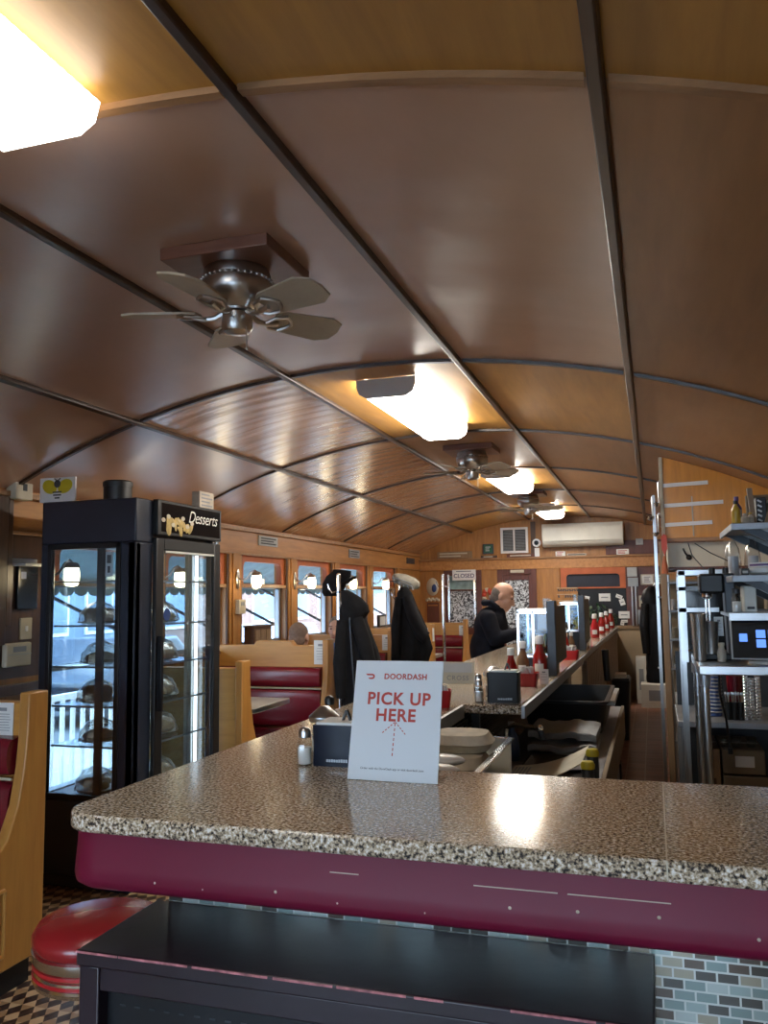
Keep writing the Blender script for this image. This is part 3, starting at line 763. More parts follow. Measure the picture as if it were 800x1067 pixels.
MB().loft(cloth_loft([(1.555, -2.215, 7.86, .05, .08, .04), (1.585, -2.24, 7.86, .095, .11, .05), (1.625, -2.275, 7.86, .125, .12, .07), (1.665, -2.31, 7.87, .115, .11, .06), (1.70, -2.35, 7.88, .07, .08, .05), (1.712, -2.365, 7.88, .02, .02, 0)], seed=4)).build('crown', 'cloth_cap', t)
m = MB()
for k in range(5): m.tube([(-2.40 + .045 * k, 7.80, 1.685 - .018 * k), (-2.375 + .045 * k, 7.755, 1.655 - .018 * k), (-2.36 + .045 * k, 7.735, 1.615 - .018 * k)], .006, 6)
for k in range(2): m.tube([(-2.39, 7.765, 1.64 + .03 * k), (-2.30, 7.735, 1.62 + .03 * k), (-2.2, 7.75, 1.585 + .025 * k)], .005, 6)
m.build('stripe', 'ink_grey', t)
MB().loft([[(-2.39 + .09 * math.cos(a) * k, 7.78 + .06 * math.sin(a) * k, z) for a in [2 * PI * i / 20 for i in range(20)]] for k, z in ((1, 1.63), (1, 1.637))]).build('peak', 'black_plastic', t)

# things on the sills and the header
t = thing('tabletop_jukebox', 'dark wooden box standing on the sill of the window by the front booth', 'box', (XL + .02, 6.78, Z0 + .004))
t['group'] = 'boxes on the sills'
MB().box(-3.385, 6.60, 1.075, -3.29, 6.96, 1.24).build('case', 'wood_dark', t, .006)
for k in range(3): MB().box(-3.29, 6.625 + .11 * k, 1.095, -3.284, 6.72 + .11 * k, 1.215).build('song_panel', 'wood_tan', t)
MB().box(-3.39, 6.58, 1.24, -3.28, 6.98, 1.255).build('lid', 'wood_dark', t, .003)
t = thing('napkin_holder', 'small steel frame holder on the sill behind the second coat', 'holder', (-3.34, 10.0, Z0 + .004))
t['group'] = 'boxes on the sills'
MB().box(-3.38, 9.85 + .35, 1.075, -3.31, 10.5, 1.10).build('base', 'steel', t)
MB().box(-3.36, 10.21, 1.10, -3.33, 10.49, 1.25).build('frame', 'steel_dark', t)
MB().box(-3.33, 10.25, 1.12, -3.325, 10.45, 1.23).build('insert', 'paper', t)
def plaque(label, y0, y1, z0, z1, txt=None, mat='paper_tan'):
    t = thing('wall_plaque', label, 'sign', (XL + .004, (y0 + y1) / 2, z0), 'small plaques on the wood header')
    MB().box(XL, y0, z0, XL + .012, y1, z1).build('plate', mat, t)
    m = MB()
    for k in range(3): m.box(XL + .012, y0 + .04, z0 + .015 + (z1 - z0 - .02) * k / 3, XL + .0135, y1 - .04 - .05 * (k % 2), z0 + .015 + (z1 - z0 - .02) * k / 3 + .012)
    m.build('lettering', 'ink', t)
plaque('pale plaque on the header above the window by the front booth', 6.9, 7.3, 1.97, 2.06, mat='grey_light')
plaque('small grey plaque on the header above the black cap', 9.3, 9.66, 1.95, 2.05, mat='steel_dull')
plaque('small dark plaque on the header near the far corner', 11.75, 12.15, 1.96, 2.045, mat='steel_dark')
t = thing('thermostat', 'small cream thermostat box on the pilaster left of the front booth window', 'control', (XL + .03, 6.47, 1.36))
MB().box(XL + .03, 6.41, 1.36, XL + .07, 6.53, 1.48).build('case', 'cream', t, .005)
MB().box(XL + .07, 6.44, 1.43, XL + .073, 6.5, 1.46).build('display', 'ink_grey', t)
t = thing('wall_mounted_keypad', 'cream alarm keypad on the dark wall at the left edge', 'control', (XL + .02, 3.86, 1.135))
MB().box(XL, 3.77, 1.135, XL + .035, 3.965, 1.265).build('case', 'cream', t, .008)
MB().box(XL + .035, 3.82, 1.215, XL + .037, 3.92, 1.245).build('display', 'ink_grey', t)
MB().box(XL + .035, 3.78, 1.20, XL + .038, 3.96, 1.204).build('flap_seam', 'grey_light', t)
t = thing('junction_box', 'cream box under the ceiling edge in the left corner', 'box', (XL, 3.84, 2.08))
MB().box(XL, 3.765, 2.06, XL + .07, 3.90, 2.165).build('case', 'cream', t, .006)
MB().box(XL + .07, 3.82, 2.11, XL + .073, 3.85, 2.15).build('hole', 'ink', t)
t = thing('switch_plate', 'cream switch plate beside the dessert cooler', 'switch', (XL, 3.97, 1.28))
MB().box(XL, 3.90, 1.28, XL + .012, 3.99, 1.40).build('plate', 'cream', t, .003)
MB().box(XL + .012, 3.935, 1.325, XL + .02, 3.95, 1.355).build('toggle', 'white', t)
t = thing('wall_board', 'narrow dark glossy board on the wall just left of the dessert cooler', 'board', (XL, 3.94, 1.46))
MB().box(XL, 3.86, 1.45, XL + .02, 4.02, 1.70).build('board', 'black_gloss', t, .003)
MB().box(XL + .02, 3.88, 1.62, XL + .022, 3.92, 1.66).build('sticker', 'blue_plastic', t)
t = thing('wall_bracket', 'small steel shelf bracket above the narrow dark board', 'bracket', (XL, 3.93, 1.69))
MB().box(XL, 3.82, 1.69, XL + .10, 4.02, 1.705).box(XL, 3.82, 1.705, XL + .01, 4.02, 1.735).build('ledge', 'grey_light', t)
# ------------------------------------------------------------------ dessert cooler
FX0, FX1, FY0, FY1, FT = -3.18, -2.58, 3.80, 4.66, 2.035
t = thing('dessert_cooler', 'tall black glass-sided dessert cooler beside the counter', 'refrigerator', ((FX0 + FX1) / 2, (FY0 + FY1) / 2, 0))
b = MB().box(FX0 + .03, FY0 + .03, 0, FX1 - .03, FY1 - .03, .07).box(FX0, FY0, .07, FX1, FY1, .455).box(FX0, FY0, 1.80, FX1, FY1, FT)
b.box(FX0, FY0, .455, FX0 + .055, FY0 + .05, 1.8).box(FX1 - .095, FY0, .455, FX1, FY0 + .05, 1.8).box(FX1 - .05, FY0, .455, FX1, FY0 + .16, 1.8)
b.box(FX0, FY1 - .05, .455, FX0 + .05, FY1, 1.8).box(FX1 - .05, FY1 - .05, .455, FX1, FY1, 1.8)
b.build('cabinet', 'black_blue', t, .008)
fr = MB(); zA, zB = .455, 1.80
fr.box(FX0 + .045, FY0 - .006, zA, FX0 + .075, FY0 + .02, zB).box(FX1 - .12, FY0 - .006, zA, FX1 - .09, FY0 + .02, zB).box(FX0 + .045, FY0 - .006, zB - .03, FX1 - .09, FY0 + .02, zB).box(FX0 + .045, FY0 - .006, zA, FX1 - .09, FY0 + .02, zA + .03)
fr.build('side_frame', 'black_plastic', t, .004)
MB().box(FX0 + .07, FY0 + .006, zA + .025, FX1 - .115, FY0 + .012, zB - .025).build('side_glass', 'cooler_glass', t)
MB().box(FX0 + .05, FY1 - .02, zA, FX1 - .05, FY1 - .014, zB).build('rear_glass', 'cooler_glass', t)
MB().box(FX0 + .006, FY0 + .05, zA, FX0 + .012, FY1 - .05, zB).build('wall_side_glass', 'cooler_glass', t)
MB().box(-2.84, FY0 + .03, zA, -2.80, FY0 + .05, zB).build('centre_mullion', 'black_plastic', t)
MB().box(-2.70, FY1 - .055, .5, -2.685, FY1 - .04, 1.76).build('added_glow_strip', 'added_cooler_glow', t)  # strip added to light up the desserts; no lamp is seen here
for x in (-2.76, -2.73): MB().box(x, FY1 - .07, zA, x + .02, FY1 - .05, zB).build('shelf_standard', 'off_white', t)
dr = MB(); dx = FX1 + .03
y0, y1 = FY0 + .15, FY1 - .005
dr.box(FX1 + .002, y0, .10, dx, y0 + .075, 1.83).box(FX1 + .002, y1 - .075, .10, dx, y1, 1.83).box(FX1 + .002, y0 + .075, 1.765, dx, y1 - .075, 1.83).box(FX1 + .002, y0 + .075, .10, dx, y1 - .075, .46)
do = dr.build('door', 'black_plastic', t, .006)
MB().box(FX1 + .012, y0 + .07, .455, FX1 + .018, y1 - .07, 1.77).build('door_glass', 'cooler_glass', do)
MB().box(dx, y0 + .012, .9, dx + .03, y0 + .035, 1.3).build('handle', 'black_satin', do, .004)
MB().box(FX1 + .004, y0 + .085, 1.752, dx + .003, y1 - .085, 1.762).build('gasket_strip', 'off_white', do)
MB().cyl((FX1 + .02, y1 - .03, 1.83), (FX1 + .02, y1 - .03, 1.845), .014).build('hinge', 'steel', do)
MB().cyl((FX1 + .02, y1 - .09, 1.832), (FX1 + .02, y1 - .06, 1.84), .008).build('screw', 'steel', do)
sg = MB().box(FX1, FY0 + .15, 1.845, FX1 + .035, FY1 - .005, FT + .005).build('sign_box', 'black_plastic', t, .005)
MB().box(FX1 + .035, FY0 + .185, 1.865, FX1 + .037, FY1 - .03, FT - .012).build('sign_panel', 'screen', sg)
text('sign_lettering', 'Desserts', .098, (FX1 + .038, 4.425, 1.965), FACE_X, 'off_white', sg, .0006, .35, .95)
m = MB(); rnd = random.Random(3)
for k in range(13):
    yy = 4.0 + .30 * rnd.random() ** 1.3; zz = 1.885 + .07 * rnd.random() * (1 - (yy - 4.0) * 2)
    m.lathe([(.0, 0), (.018 + .02 * rnd.random(), .0003), (.012, .0008 + .0001 * k), (.0, .001 + .0001 * k)], (FX1 + .037, yy, zz), 9, 0, FACE_X @ Matrix.Rotation(rnd.random() * 3, 3, 'Z'), 1.3, .6)
m.build('pastry_picture', 'gold', sg)
m = MB()
for k in range(7):
    m.lathe([(.0, 0), (.016, .0003), (.0, .0008)], (FX1 + .0382, 4.0 + .05 * k, 1.93 + .025 * math.sin(k * 2.1)), 12, 0, FACE_X, 1.3, .8)
m.build('cream_picture', 'cream', sg)
SHZ = [.50, .72, .93, 1.14, 1.36, 1.60]
for z in SHZ[1:]:
    MB().box(FX0 + .04, FY0 + .07, z - .008, FX1 - .03, FY1 - .06, z).build('shelf', 'clear', t)
    MB().box(FX0 + .04, FY0 + .066, z - .009, FX1 - .03, FY0 + .07, z + .001).box(FX1 - .034, FY0 + .07, z - .009, FX1 - .03, FY1 - .06, z + .001).build('shelf_edge', 'steel_dull', t)
st = MB().box(-2.775, FY0 + .0125, 1.62, -2.73, FY0 + .014, 1.75).build('sticker', 'white', t)
MB().box(-2.765, FY0 + .011, 1.69, -2.74, FY0 + .0125, 1.735).box(-2.76, FY0 + .011, 1.64, -2.745, FY0 + .0125, 1.675).build('sticker_print', 'ink', st)
st = MB().lathe([(0, 0), (.035, .0004), (.035, .001), (0, .0012)], (FX1 + .0185, y0 + .125, 1.41), 18, 0, FACE_X).build('round_sticker', 'blue_plastic', t)
# wrapped pies and cakes on the cooler shelves
def dessert(label, x, y, z, kind, r=.09):
    t = L(thing('wrapped_dessert', label, 'dessert', (x, y, z), 'wrapped desserts in the cooler'))
    MB().lathe([(r * .6, 0), (r * 1.05, .008), (r * 1.12, .014), (r * .6, .008)], n=24).build('plate', 'white', t)
    if kind == 0:
        MB().lathe([(r * .7, .009), (r * .95, .03), (r * .8, .05), (r * .35, .068), (.004, .073)], n=20).build('pie', 'cake', t)
    elif kind == 1:
        MB().lathe([(r * .78, .009), (r * .8, .08), (r * .74, .09), (.004, .092)], n=24).build('cake', 'cake_dark', t)
    else:
        mm = MB()
        for q in range(7):
            a = q * .9; mm.ell((r * .5 * math.cos(a), r * .5 * math.sin(a), .03 + .012 * (q % 3)), (r * .38, r * .3, .024), 12)
        mm.build('pastries', 'cake', t)
    rr = []
    for u, w in ((1.08, .012), (1.0, .06), (.72, .1), (.3, .118), (.05, .13)):
        rr.append([(r * u * (1 + .1 * math.sin(5 * i * 2 * PI / 24 + w * 40)) * math.cos(i * 2 * PI / 24), r * u * (1 + .1 * math.sin(7 * i * 2 * PI / 24)) * math.sin(i * 2 * PI / 24), w + .006 * math.sin(6 * i * 2 * PI / 24)) for i in range(24)])
    MB().loft(rr).build('plastic_wrap', 'smoke_wrap', t)
names = ['bottom', 'second', 'third', 'fourth', 'fifth']
for k, z in enumerate([.457] + SHZ[1:5]):
    dessert('wrapped %s on the %s cooler shelf, at the glass side' % (('pastry plate', 'pie', 'cake', 'pie', 'cake')[k], names[k]), -2.96 + .02 * (k % 2), 4.02, z + .001, (2, 0, 1, 0, 1)[k], .10)
    dessert('wrapped %s on the %s cooler shelf, beside the centre mullion' % (('cake', 'pastry plate', 'pie', 'cake', 'pastry plate')[k], names[k]), -2.72, 4.0 + .02 * k, z + .001, (1, 2, 0, 1, 2)[k], .085)
    dessert('wrapped %s on the %s cooler shelf, behind the door' % (('pie', 'pie', 'pastry plate', 'cake', 'pie')[k], names[k]), -2.78, 4.36, z + .001, (0, 0, 2, 1, 0)[k], .095)
# on top of it
BEE = -.11; BY0 = -.062
t = thing('bee_picture', 'white card with a yellow and black bee, on top of the dessert cooler', 'picture', (-3.095, 3.82, FT))
MB().box(-3.21, 3.813, FT, -2.98, 3.825, FT + .135).build('card', 'white', t)
m = MB()
for s in (-1, 1):
    m.lathe([(0, 0), (.05, .0005), (0, .001)], (-3.095 + s * .05, 3.8125, FT + .085), 18, 0, FACE_Y @ Matrix.Rotation(s * .4, 3, 'Z'), 1.0, .75)
m.build('bee_wings', 'yellow', t)
m = MB().lathe([(0, 0), (.022, .0008), (0, .0015)], (-3.095, 3.812, FT + .10), 16, 0, FACE_Y)
m.tube([(-3.095, 3.8115, FT + .115), (-3.115, 3.8115, FT + .13)], .003, 5).tube([(-3.095, 3.8115, FT + .115), (-3.075, 3.8115, FT + .13)], .003, 5)
for k, wd_ in ((0, .03), (1, .026), (2, .016)): m.box(-3.095 - wd_, 3.811, FT + .05 - .016 * k, -3.095 + wd_, 3.8125, FT + .058 - .016 * k)
m.build('bee_body', 'ink', t)
t = thing('canister', 'short black cylinder standing on top of the dessert cooler', 'container', (-2.79, 3.93, FT))
MB().lathe([(.076, .001), (.076, .08)], (-2.79, 3.93, FT), 32).build('body', 'black_plastic', t)
MB().lathe([(.08, .08), (.08, .104), (.072, .112), (.003, .114)], (-2.79, 3.93, FT), 32).build('lid', 'black_plastic', t)
t = thing('block_sign', 'small wooden block sign with lettering on top of the dessert cooler', 'sign', (-2.60, 4.42, FT + .005))
MB().box(-2.64, 4.46, FT + .005, -2.585, 4.63, FT + .11).build('block', 'paper_tan', t, .003)
m = MB()
for k in range(4): m.box(-2.585, 4.48, FT + .022 + .022 * k, -2.584, 4.61 - .03 * (k % 2), FT + .031 + .022 * k)
m.build('lettering', 'ink_grey', t)

# ------------------------------------------------------------------ the counter
CT = 1.067
outer = []
def corner(cx, cy, r, a0, a1, n=8): return [(cx + r * math.cos(math.radians(a0 + (a1 - a0) * i / n)), cy + r * math.sin(math.radians(a0 + (a1 - a0) * i / n))) for i in range(n + 1)]
def Lshape(o, r, gap=True):
    x0, y0 = -1.19 + o, 1.475 + o
    p = corner(x0 + r, y0 + r, r, 180, 270)
    p += [(XR - .002, y0), (XR - .002, 2.075 - o), (-.74 - o, 2.075 - o), (-.74 - o, 3.31 + o), (-.505 - o, 3.31 + o), (-.445 - o, 11.2 - o), (x0, 11.2 - o)]
    return p
t = thing('diner_counter', 'long granite diner counter with maroon fascia and glass tile base', 'counter', (-.8, 1.6, 0))
MB().prism(Lshape(0, .09), 'xy', CT - .036, CT).build('countertop', 'granite', t, .007)
MB().box(.002, 1.4745, CT - .03, .0045, 2.07, CT + .0003).build('seam', 'cream', t)
fas = MB(); rings = []
for z, o in ((CT - .037, .0115), (CT - .068, .0105), (CT - .103, .0075), (CT - .126, .0055), (CT - .140, .009), (CT - .148, .021)):
    q = Lshape(o, .10 - o)
    rings.append([(x, y, z) for x, y in q[:10] + [(XR - .002, 1.76), (-1.03, 1.76), (-1.03, 11.19), q[-1]]])
fas.loft(rings)
fas.build('fascia', 'fascia_maroon', t, angle=50)
rnd = random.Random(5)
x = -1.05
while x < .5:
    ln = .05 + .2 * rnd.random(); z = CT - .070
    if rnd.random() < .7: MB().box(x, 1.4845, z - .0008, x + ln, 1.487, z + .0008).build('worn_seam', 'paper_tan', t)
    x += ln + .03 * rnd.random()
for k in range(9): MB().ell((-1.0 + .14 * k + .05 * rnd.random(), 1.4815, CT - .09 - .035 * rnd.random()), (.003, .001, .003), 8).build('paint_chip', 'paper_tan', t)
MB().box(-1.085, 1.75, 0, XR - .002, 1.80, CT - .149).box(-1.085, 1.80, 0, -1.04, 11.1, CT - .149).build('tile_base', 'tile_mosaic', t, smooth=False)
MB().box(-.49, 6.0, .05, -.455, 11.1, CT - .037).build('service_panel', 'wood_tan', t)
m = MB()
for k in range(26): m.box(-.456, 6.02 + .195 * k, .06, -.453, 6.03 + .195 * k, CT - .04)
m.build('panel_groove', 'wood_dark', t)
MB().prism([(-.507, 3.32), (-.449, 11.18), (-.435, 11.18), (-.493, 3.32)], 'xy', CT - .05, CT - .004).build('edge_rail', 'steel_dull', t)
MB().box(-.742, 2.3, CT - .05, -.728, 3.3, CT - .002).build('steel_nosing', 'steel', t)
for y in (3.4, 5.9):
    MB().box(-.72, y, .74, -.69, y + .03, CT - .037).build('support_post', 'steel_dark', t)
# black console table tucked under the counter front
t = thing('console_table', 'long black shelf table standing against the tiled counter front', 'table', (-.56, 1.6, 0))
TX0, TX1, TY0, TY1, TZ = -1.115, -.026, 1.462, 1.748, .812
MB().box(TX0, TY0, TZ - .03, TX1, TY1, TZ).build('table_top', 'black_table', t, .004)
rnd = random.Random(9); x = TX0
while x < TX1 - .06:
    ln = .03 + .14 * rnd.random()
    if rnd.random() < .85: MB().box(x, TY0 - .0008, TZ - .0055, min(x + ln, TX1), TY0 + .003, TZ - .0015).build('worn_edge_highlight', 'worn_red_highlight', t)  # edge wear, brightened so the front highlight is painted in
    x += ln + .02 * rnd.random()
for x in (TX0 + .005, TX1 - .05): MB().box(x, TY0 + .005, 0, x + .045, TY0 + .05, TZ - .03).build('leg', 'black_table', t, .003)
for x in (TX0 + .005, TX1 - .05): MB().box(x, TY1 - .05, 0, x + .045, TY1 - .005, TZ - .03).build('leg', 'black_table', t, .003)
MB().box(TX0 + .05, TY0 + .008, TZ - .075, TX1 - .05, TY0 + .03, TZ - .03).build('apron', 'black_table', t, .003)
MB().box(TX0 + .05, TY0 + .035, .05, TX1 - .05, TY0 + .045, TZ - .075).build('front_panel', 'black_satin', t)
m = MB()
for r in range(8):
    for k in range(30):
        m.box(TX0 + .08 + k * .033, TY0 + .0335, TZ - .11 - .045 * r, TX0 + .092 + k * .033, TY0 + .035, TZ - .107 - .045 * r)
m.build('perforation', 'steel_dark', t)
# stool
t = L(thing('counter_stool', 'red vinyl counter stool with chrome ring beside the black table', 'stool', (-1.275, 1.76, 0)))
MB().lathe([(0.1386, .70), (0.1495, .712), (0.1512, .73), (0.1386, .75), (0.1008, .762), (0.0420, .767), (.004, .768)], n=48).build('seat', 'vinyl_stool', t, angle=60)
MB().lathe([(0.1260, .625), (0.1445, .63), (0.1478, .64), (0.1436, .646), (0.1478, .652), (0.1436, .66), (0.1478, .668), (0.1436, .674), (0.1495, .682), (0.1512, .702), (0.1386, .706), (0.1260, .706)], n=48).build('chrome_band', 'chrome', t)
for z in (.652, .672): MB().lathe([(.1440, z - .004), (.1485, z - .0035), (.1485, z + .0035), (.1440, z + .004)], n=48).build('red_stripe', 'red_plastic', t)
MB().cyl((0, 0, .03), (0, 0, .63), .032, n=24).build('post', 'chrome', t)
MB().lathe([(.15, 0), (.15, .012), (.06, .035), (.034, .06)], n=32).build('floor_flange', 'chrome', t)

# ------------------------------------------------------------------ on the near counter
sx, sy = -.72, 1.935
t = L(thing('pickup_sign', 'white slanted tabletop sign reading pick up here with a dashed arrow', 'sign', (-.598, 1.913, CT), rz=-.015))
tilt = -.27
R = Matrix.Rotation(tilt, 3, 'X'); F = R @ FACE_Y
W, H = .222, .282
def on(u, v, d=.003): return R @ Vector((u, -d, v))
MB().obox(R @ Vector((0, 0, H / 2 + .001)), (W, .003, H), R).build('face_panel', 'white_sign', t, .0008)
MB().box(-W / 2, 0, .0, W / 2, .085, .003).build('foot_panel', 'clear', t)
ft = R @ Vector((0, 0, H))
text('brand_lettering', 'DOORDASH', .0185, on(.018, H - .038, .0018), F, 'ink_red', t, .0003, 0, 1.08, .0005)
text('main_lettering', 'PICK UP', .0405, on(.004, H - .092, .0018), F, 'ink_red', t, .0003, 0, 1.1, .0011)
text('main_lettering', 'HERE', .0405, on(-.001, H - .131, .0018), F, 'ink_red', t, .0003, 0, 1.1, .0011)
text('small_lettering', 'Order with the DoorDash app or visit doordash.com', .0072, on(-.002, .028, .0018), F, 'ink', t, .0002)
lg = MB()
def swoosh(pts): lg.loft([[on(u, v, .0016) for u, v in pts], [on(u, v, .0021) for u, v in pts]])
ux, vx = -.070, H - .038
swoosh([(ux - .014, vx + .0065), (ux + .002, vx + .0065)] + [(ux + .003 + .0065 * math.cos(a), vx + .0065 * math.sin(a)) for a in [PI / 2 - PI * i / 8 for i in range(9)]] + [(ux - .004, vx - .0065), (ux - .0075, vx - .003), (ux + .002, vx - .003)] + [(ux + .003 + .0025 * math.cos(a), vx + .0025 * math.sin(a)) for a in [-PI / 2 + PI * i / 6 for i in range(7)]] + [(ux - .010, vx + .0025)])
lg.build('brand_mark', 'ink_red', t)
ar = MB()
def dash(u0, v0, u1, v1, n):
    for k in range(n):
        a = (k + .12) / n; b = (k + .72) / n
        p0 = Vector((u0 + (u1 - u0) * a, v0 + (v1 - v0) * a)); p1 = Vector((u0 + (u1 - u0) * b, v0 + (v1 - v0) * b))
        dd = (p1 - p0).normalized(); q = Vector((-dd.y, dd.x)) * .0011
        c4 = [p0 + q, p1 + q, p1 - q, p0 - q]
        ar.loft([[on(x.x, x.y, .0016) for x in c4], [on(x.x, x.y, .0021) for x in c4]])
dash(-.003, .057, -.0005, .137, 7); dash(-.0005, .137, -.033, .109, 5); dash(-.0005, .137, .028, .107, 5)
ar.build('dashed_arrow', 'ink_red', t)
def shaker(name, label, x, y, fill, h=.085, r=.019, g='salt and pepper shakers', capm='steel', z=CT):
    t = L(thing(name, label, 'shaker', (x, y, z), g))
    n = 8
    MB().lathe([(r * .9, 0), (r, .004), (r, h * .6), (r * .8, h * .72), (r * .55, h * .8), (r * .55, h * .85)], n=10).build('glass_body', 'clear', t, angle=30)
    MB().lathe([(r * .82, .004), (r * .86, h * .5), (.002, h * .52)], n=10).build('contents', fill, t)
    MB().lathe([(r * .72, h * .78), (r * .74, h * .95), (r * .6, h * 1.02), (r * .3, h * 1.06), (.002, h * 1.07)], n=18).build('cap', capm, t)
    return t
shaker('salt_shaker', 'glass salt shaker in front of the blue-black napkin holder', -.875, 2.05, 'salt', .09, .0215)
shaker('pepper_shaker', 'tall shaker with black lid behind the sugar pourer', -1.03, 2.62, 'salt', .10, .022, capm='black_plastic')
def dispenser(label, x, y, w, d, h, mat, rz=0, g='napkin dispensers'):
    t = L(thing('napkin_dispenser', label, 'napkin dispenser', (x, y, CT), g, rz))
    m = MB()
    rings = []
    for z, k in ((0, 1.0), (.006, 1.02), (h * .5, .985), (h, 1.03)):
        rings.append([(u * k, v, z) for u, v in rrect(-w / 2, -d / 2, w / 2, d / 2, .008, 3)])
    m.loft(rings).build('case', mat, t)
    MB().box(-w / 2 + .008, -d / 2 + .008, h, w / 2 - .008, d / 2 - .008, h + .006).build('napkins', 'paper', t)
    MB().prism([(.002, h + .005), (.007, h + .005), (.015, h + .026), (.023, h + .005), (.028, h + .005), (.018, h + .033), (.012, h + .033)], 'xz', -.006, .006).build('handle', 'black_plastic', t)
    m = MB(); rnd = random.Random(4)
    for k in range(9): m.box(-.02 + .0065 * k, -d / 2 - .0025, .012, -.0155 + .0065 * k, -d / 2, .012 + .006 + .002 * rnd.random())
    m.build('lettering', 'steel_dull', t)
    return t
def dispenser2(*a, **k): return dispenser(*a, **k)
dispenser('blue-black napkin dispenser on the near counter, left of the pick up sign', -.792, 2.10, .118, .115, .103, 'navy_plastic', 0)
def sugar(label, x, y, z=CT, k=1.):
    t = L(thing('sugar_pourer', label, 'sugar pourer', (x, y, z), 'glass sugar pourers'))
    MB().lathe([(.034 * k, 0), (.037 * k, .005), (.037 * k, .05), (.032 * k, .06), (.036 * k, .07), (.036 * k, .085)], n=20).build('glass_jar', 'clear', t)
    MB().lathe([(.032 * k, .004), (.032 * k, .045), (.002, .047)], n=18).build('sugar', 'salt', t)
    MB().lathe([(.038 * k, .083), (.041 * k, .088), (.041 * k, .098), (.036 * k, .103), (.012 * k, .125), (.002, .126)], n=24).build('lid', 'steel', t)
sugar('chrome-topped sugar pourer behind the blue-black napkin dispenser', -.895, 2.235, k=1.05)

# ------------------------------------------------------------------ further along the counter
dispenser('black napkin dispenser at the end of the far counter top', -.59, 3.43, .125, .10, .12, 'black_satin', .05)
shaker('salt_shaker', 'steel-capped shaker left of the black napkin dispenser', -.685, 3.385, 'salt', .085, .02)
shaker('pepper_shaker', 'second shaker behind, left of the black napkin dispenser', -.70, 3.45, 'cake_dark', .10, .02)
sugar('sugar pourer behind the black napkin dispenser', -.665, 3.60, k=1.05)
def ketchup(label, x, y, k=1., mat='ketchup', z=CT, group='ketchup bottles'):
    t = L(thing('ketchup_bottle', label, 'bottle', (x, y, z), group))
    p = [(.026, 0), (.031, .004), (.033, .02), (.033, .075), (.029, .095), (.020, .118), (.015, .135), (.014, .15)]
    MB().lathe([(r * k, w * k) for r, w in p], n=22).build('bottle', mat, t)
    MB().lathe([(.018 * k, .148 * k), (.019 * k, .152 * k), (.018 * k, .18 * k), (.015 * k, .184 * k), (.002, .185 * k)], n=18).build('cap', 'white', t)
    lb = MB(); n = 10
    rings = [[((.033 + e) * k * math.sin(a), -(.033 + e) * k * math.cos(a), zz * k) for a in [-.62 + 1.24 * i / n for i in range(n + 1)]] for e, zz in ((.0015, .028), (.0008, .062))]
    v = [q for r in rings for q in r]; lb.add(v, [(i, i + 1, i + n + 2, i + n + 1) for i in range(n)])
    lb.build('label', 'paper', t)
    return t
ketchup('red ketchup bottle behind the black napkin dispenser', -.66, 4.05, .95)
ketchup('labelled ketchup bottle in front of the first pie case', -.575, 4.45, 1.15)
ketchup('dark squeeze bottle between the two ketchup bottles before the first pie case', -.665, 4.46, 1.0, 'cake_dark')
ketchup('red ketchup bottle before the second pie case', -.62, 6.2, 1.0)
ketchup('bright red bottle first of the row past the second pie case', -.545, 8.35, 1.25, 'red_plastic')
ketchup('dark bottle just in front of the far bottle row', -.585, 7.6, 1.1, 'cake_dark')
ketchup('ketchup bottle second of the far row', -.53, 9.2, 1.2)
ketchup('ketchup bottle third of the far row', -.515, 9.85, 1.2)
ketchup('last ketchup bottle at the far end of the counter', -.50, 10.6, 1.25)
ketchup('short white-topped bottle behind the bright red one', -.62, 8.0, 1.35, 'cream')
def basket(label, x, y, rz=0, w=.11, d=.085, h=.06):
    t = L(thing('condiment_basket', label, 'basket', (x, y, CT), 'red baskets of packets', rz))
    def rr(k, z): return [(u, v, z) for u, v in rrect(-w / 2 * k, -d / 2 * k, w / 2 * k, d / 2 * k, .012, 3)]
    MB().loft([rr(.86, 0), rr(1, h), rr(.94, h), rr(.8, .006)], caps=True).build('basket', 'red_plastic', t)
    m = MB(); rnd = random.Random(int(x * 1000 + y * 77))
    for k in range(9):
        m.obox((-w * .32 + w * .64 * rnd.random(), -d * .3 + d * .6 * rnd.random(), h * .85 + .02 * rnd.random()), (.034, .004, .045), Matrix.Rotation(rnd.random() * 2, 3, 'Z') @ Matrix.Rotation(rnd.random() - .5, 3, 'X'))
    m.build('packets', 'paper', t)
basket('red basket of packets partly hidden behind the pick up sign', -.815, 3.22, .2, .11, .09, .065)
basket('red basket of packets in front of the first pie case', -.585, 4.02, 0)
basket('red basket of packets below the second pie case', -.535, 5.65, 0, .12, .1, .06)
card('menu_card', 'small folded tent card beside the red basket before the first pie case', 'paper', (-.515, 4.12, CT), .045, .07, 3)
t = thing('counter_sign', 'clear stand-up counter sign reading cross, beyond the pick up sign', 'sign', (-.92, 4.05, CT))
MB().obox((-.925, 4.07, CT + .052), (.165, .004, .105), Matrix.Rotation(-.25, 3, 'X')).build('panel', 'paper_cream', t)
text('lettering', 'CROSS', .032, (-.923, 4.054, CT + .027), Matrix.Rotation(-.25, 3, 'X') @ FACE_Y, 'ink_grey', t, .0005, 0, 1.2)
MB().obox((-.925, 4.072, CT + .075), (.14, .002, .045), Matrix.Rotation(-.25, 3, 'X')).build('picture', 'grey_light', t)
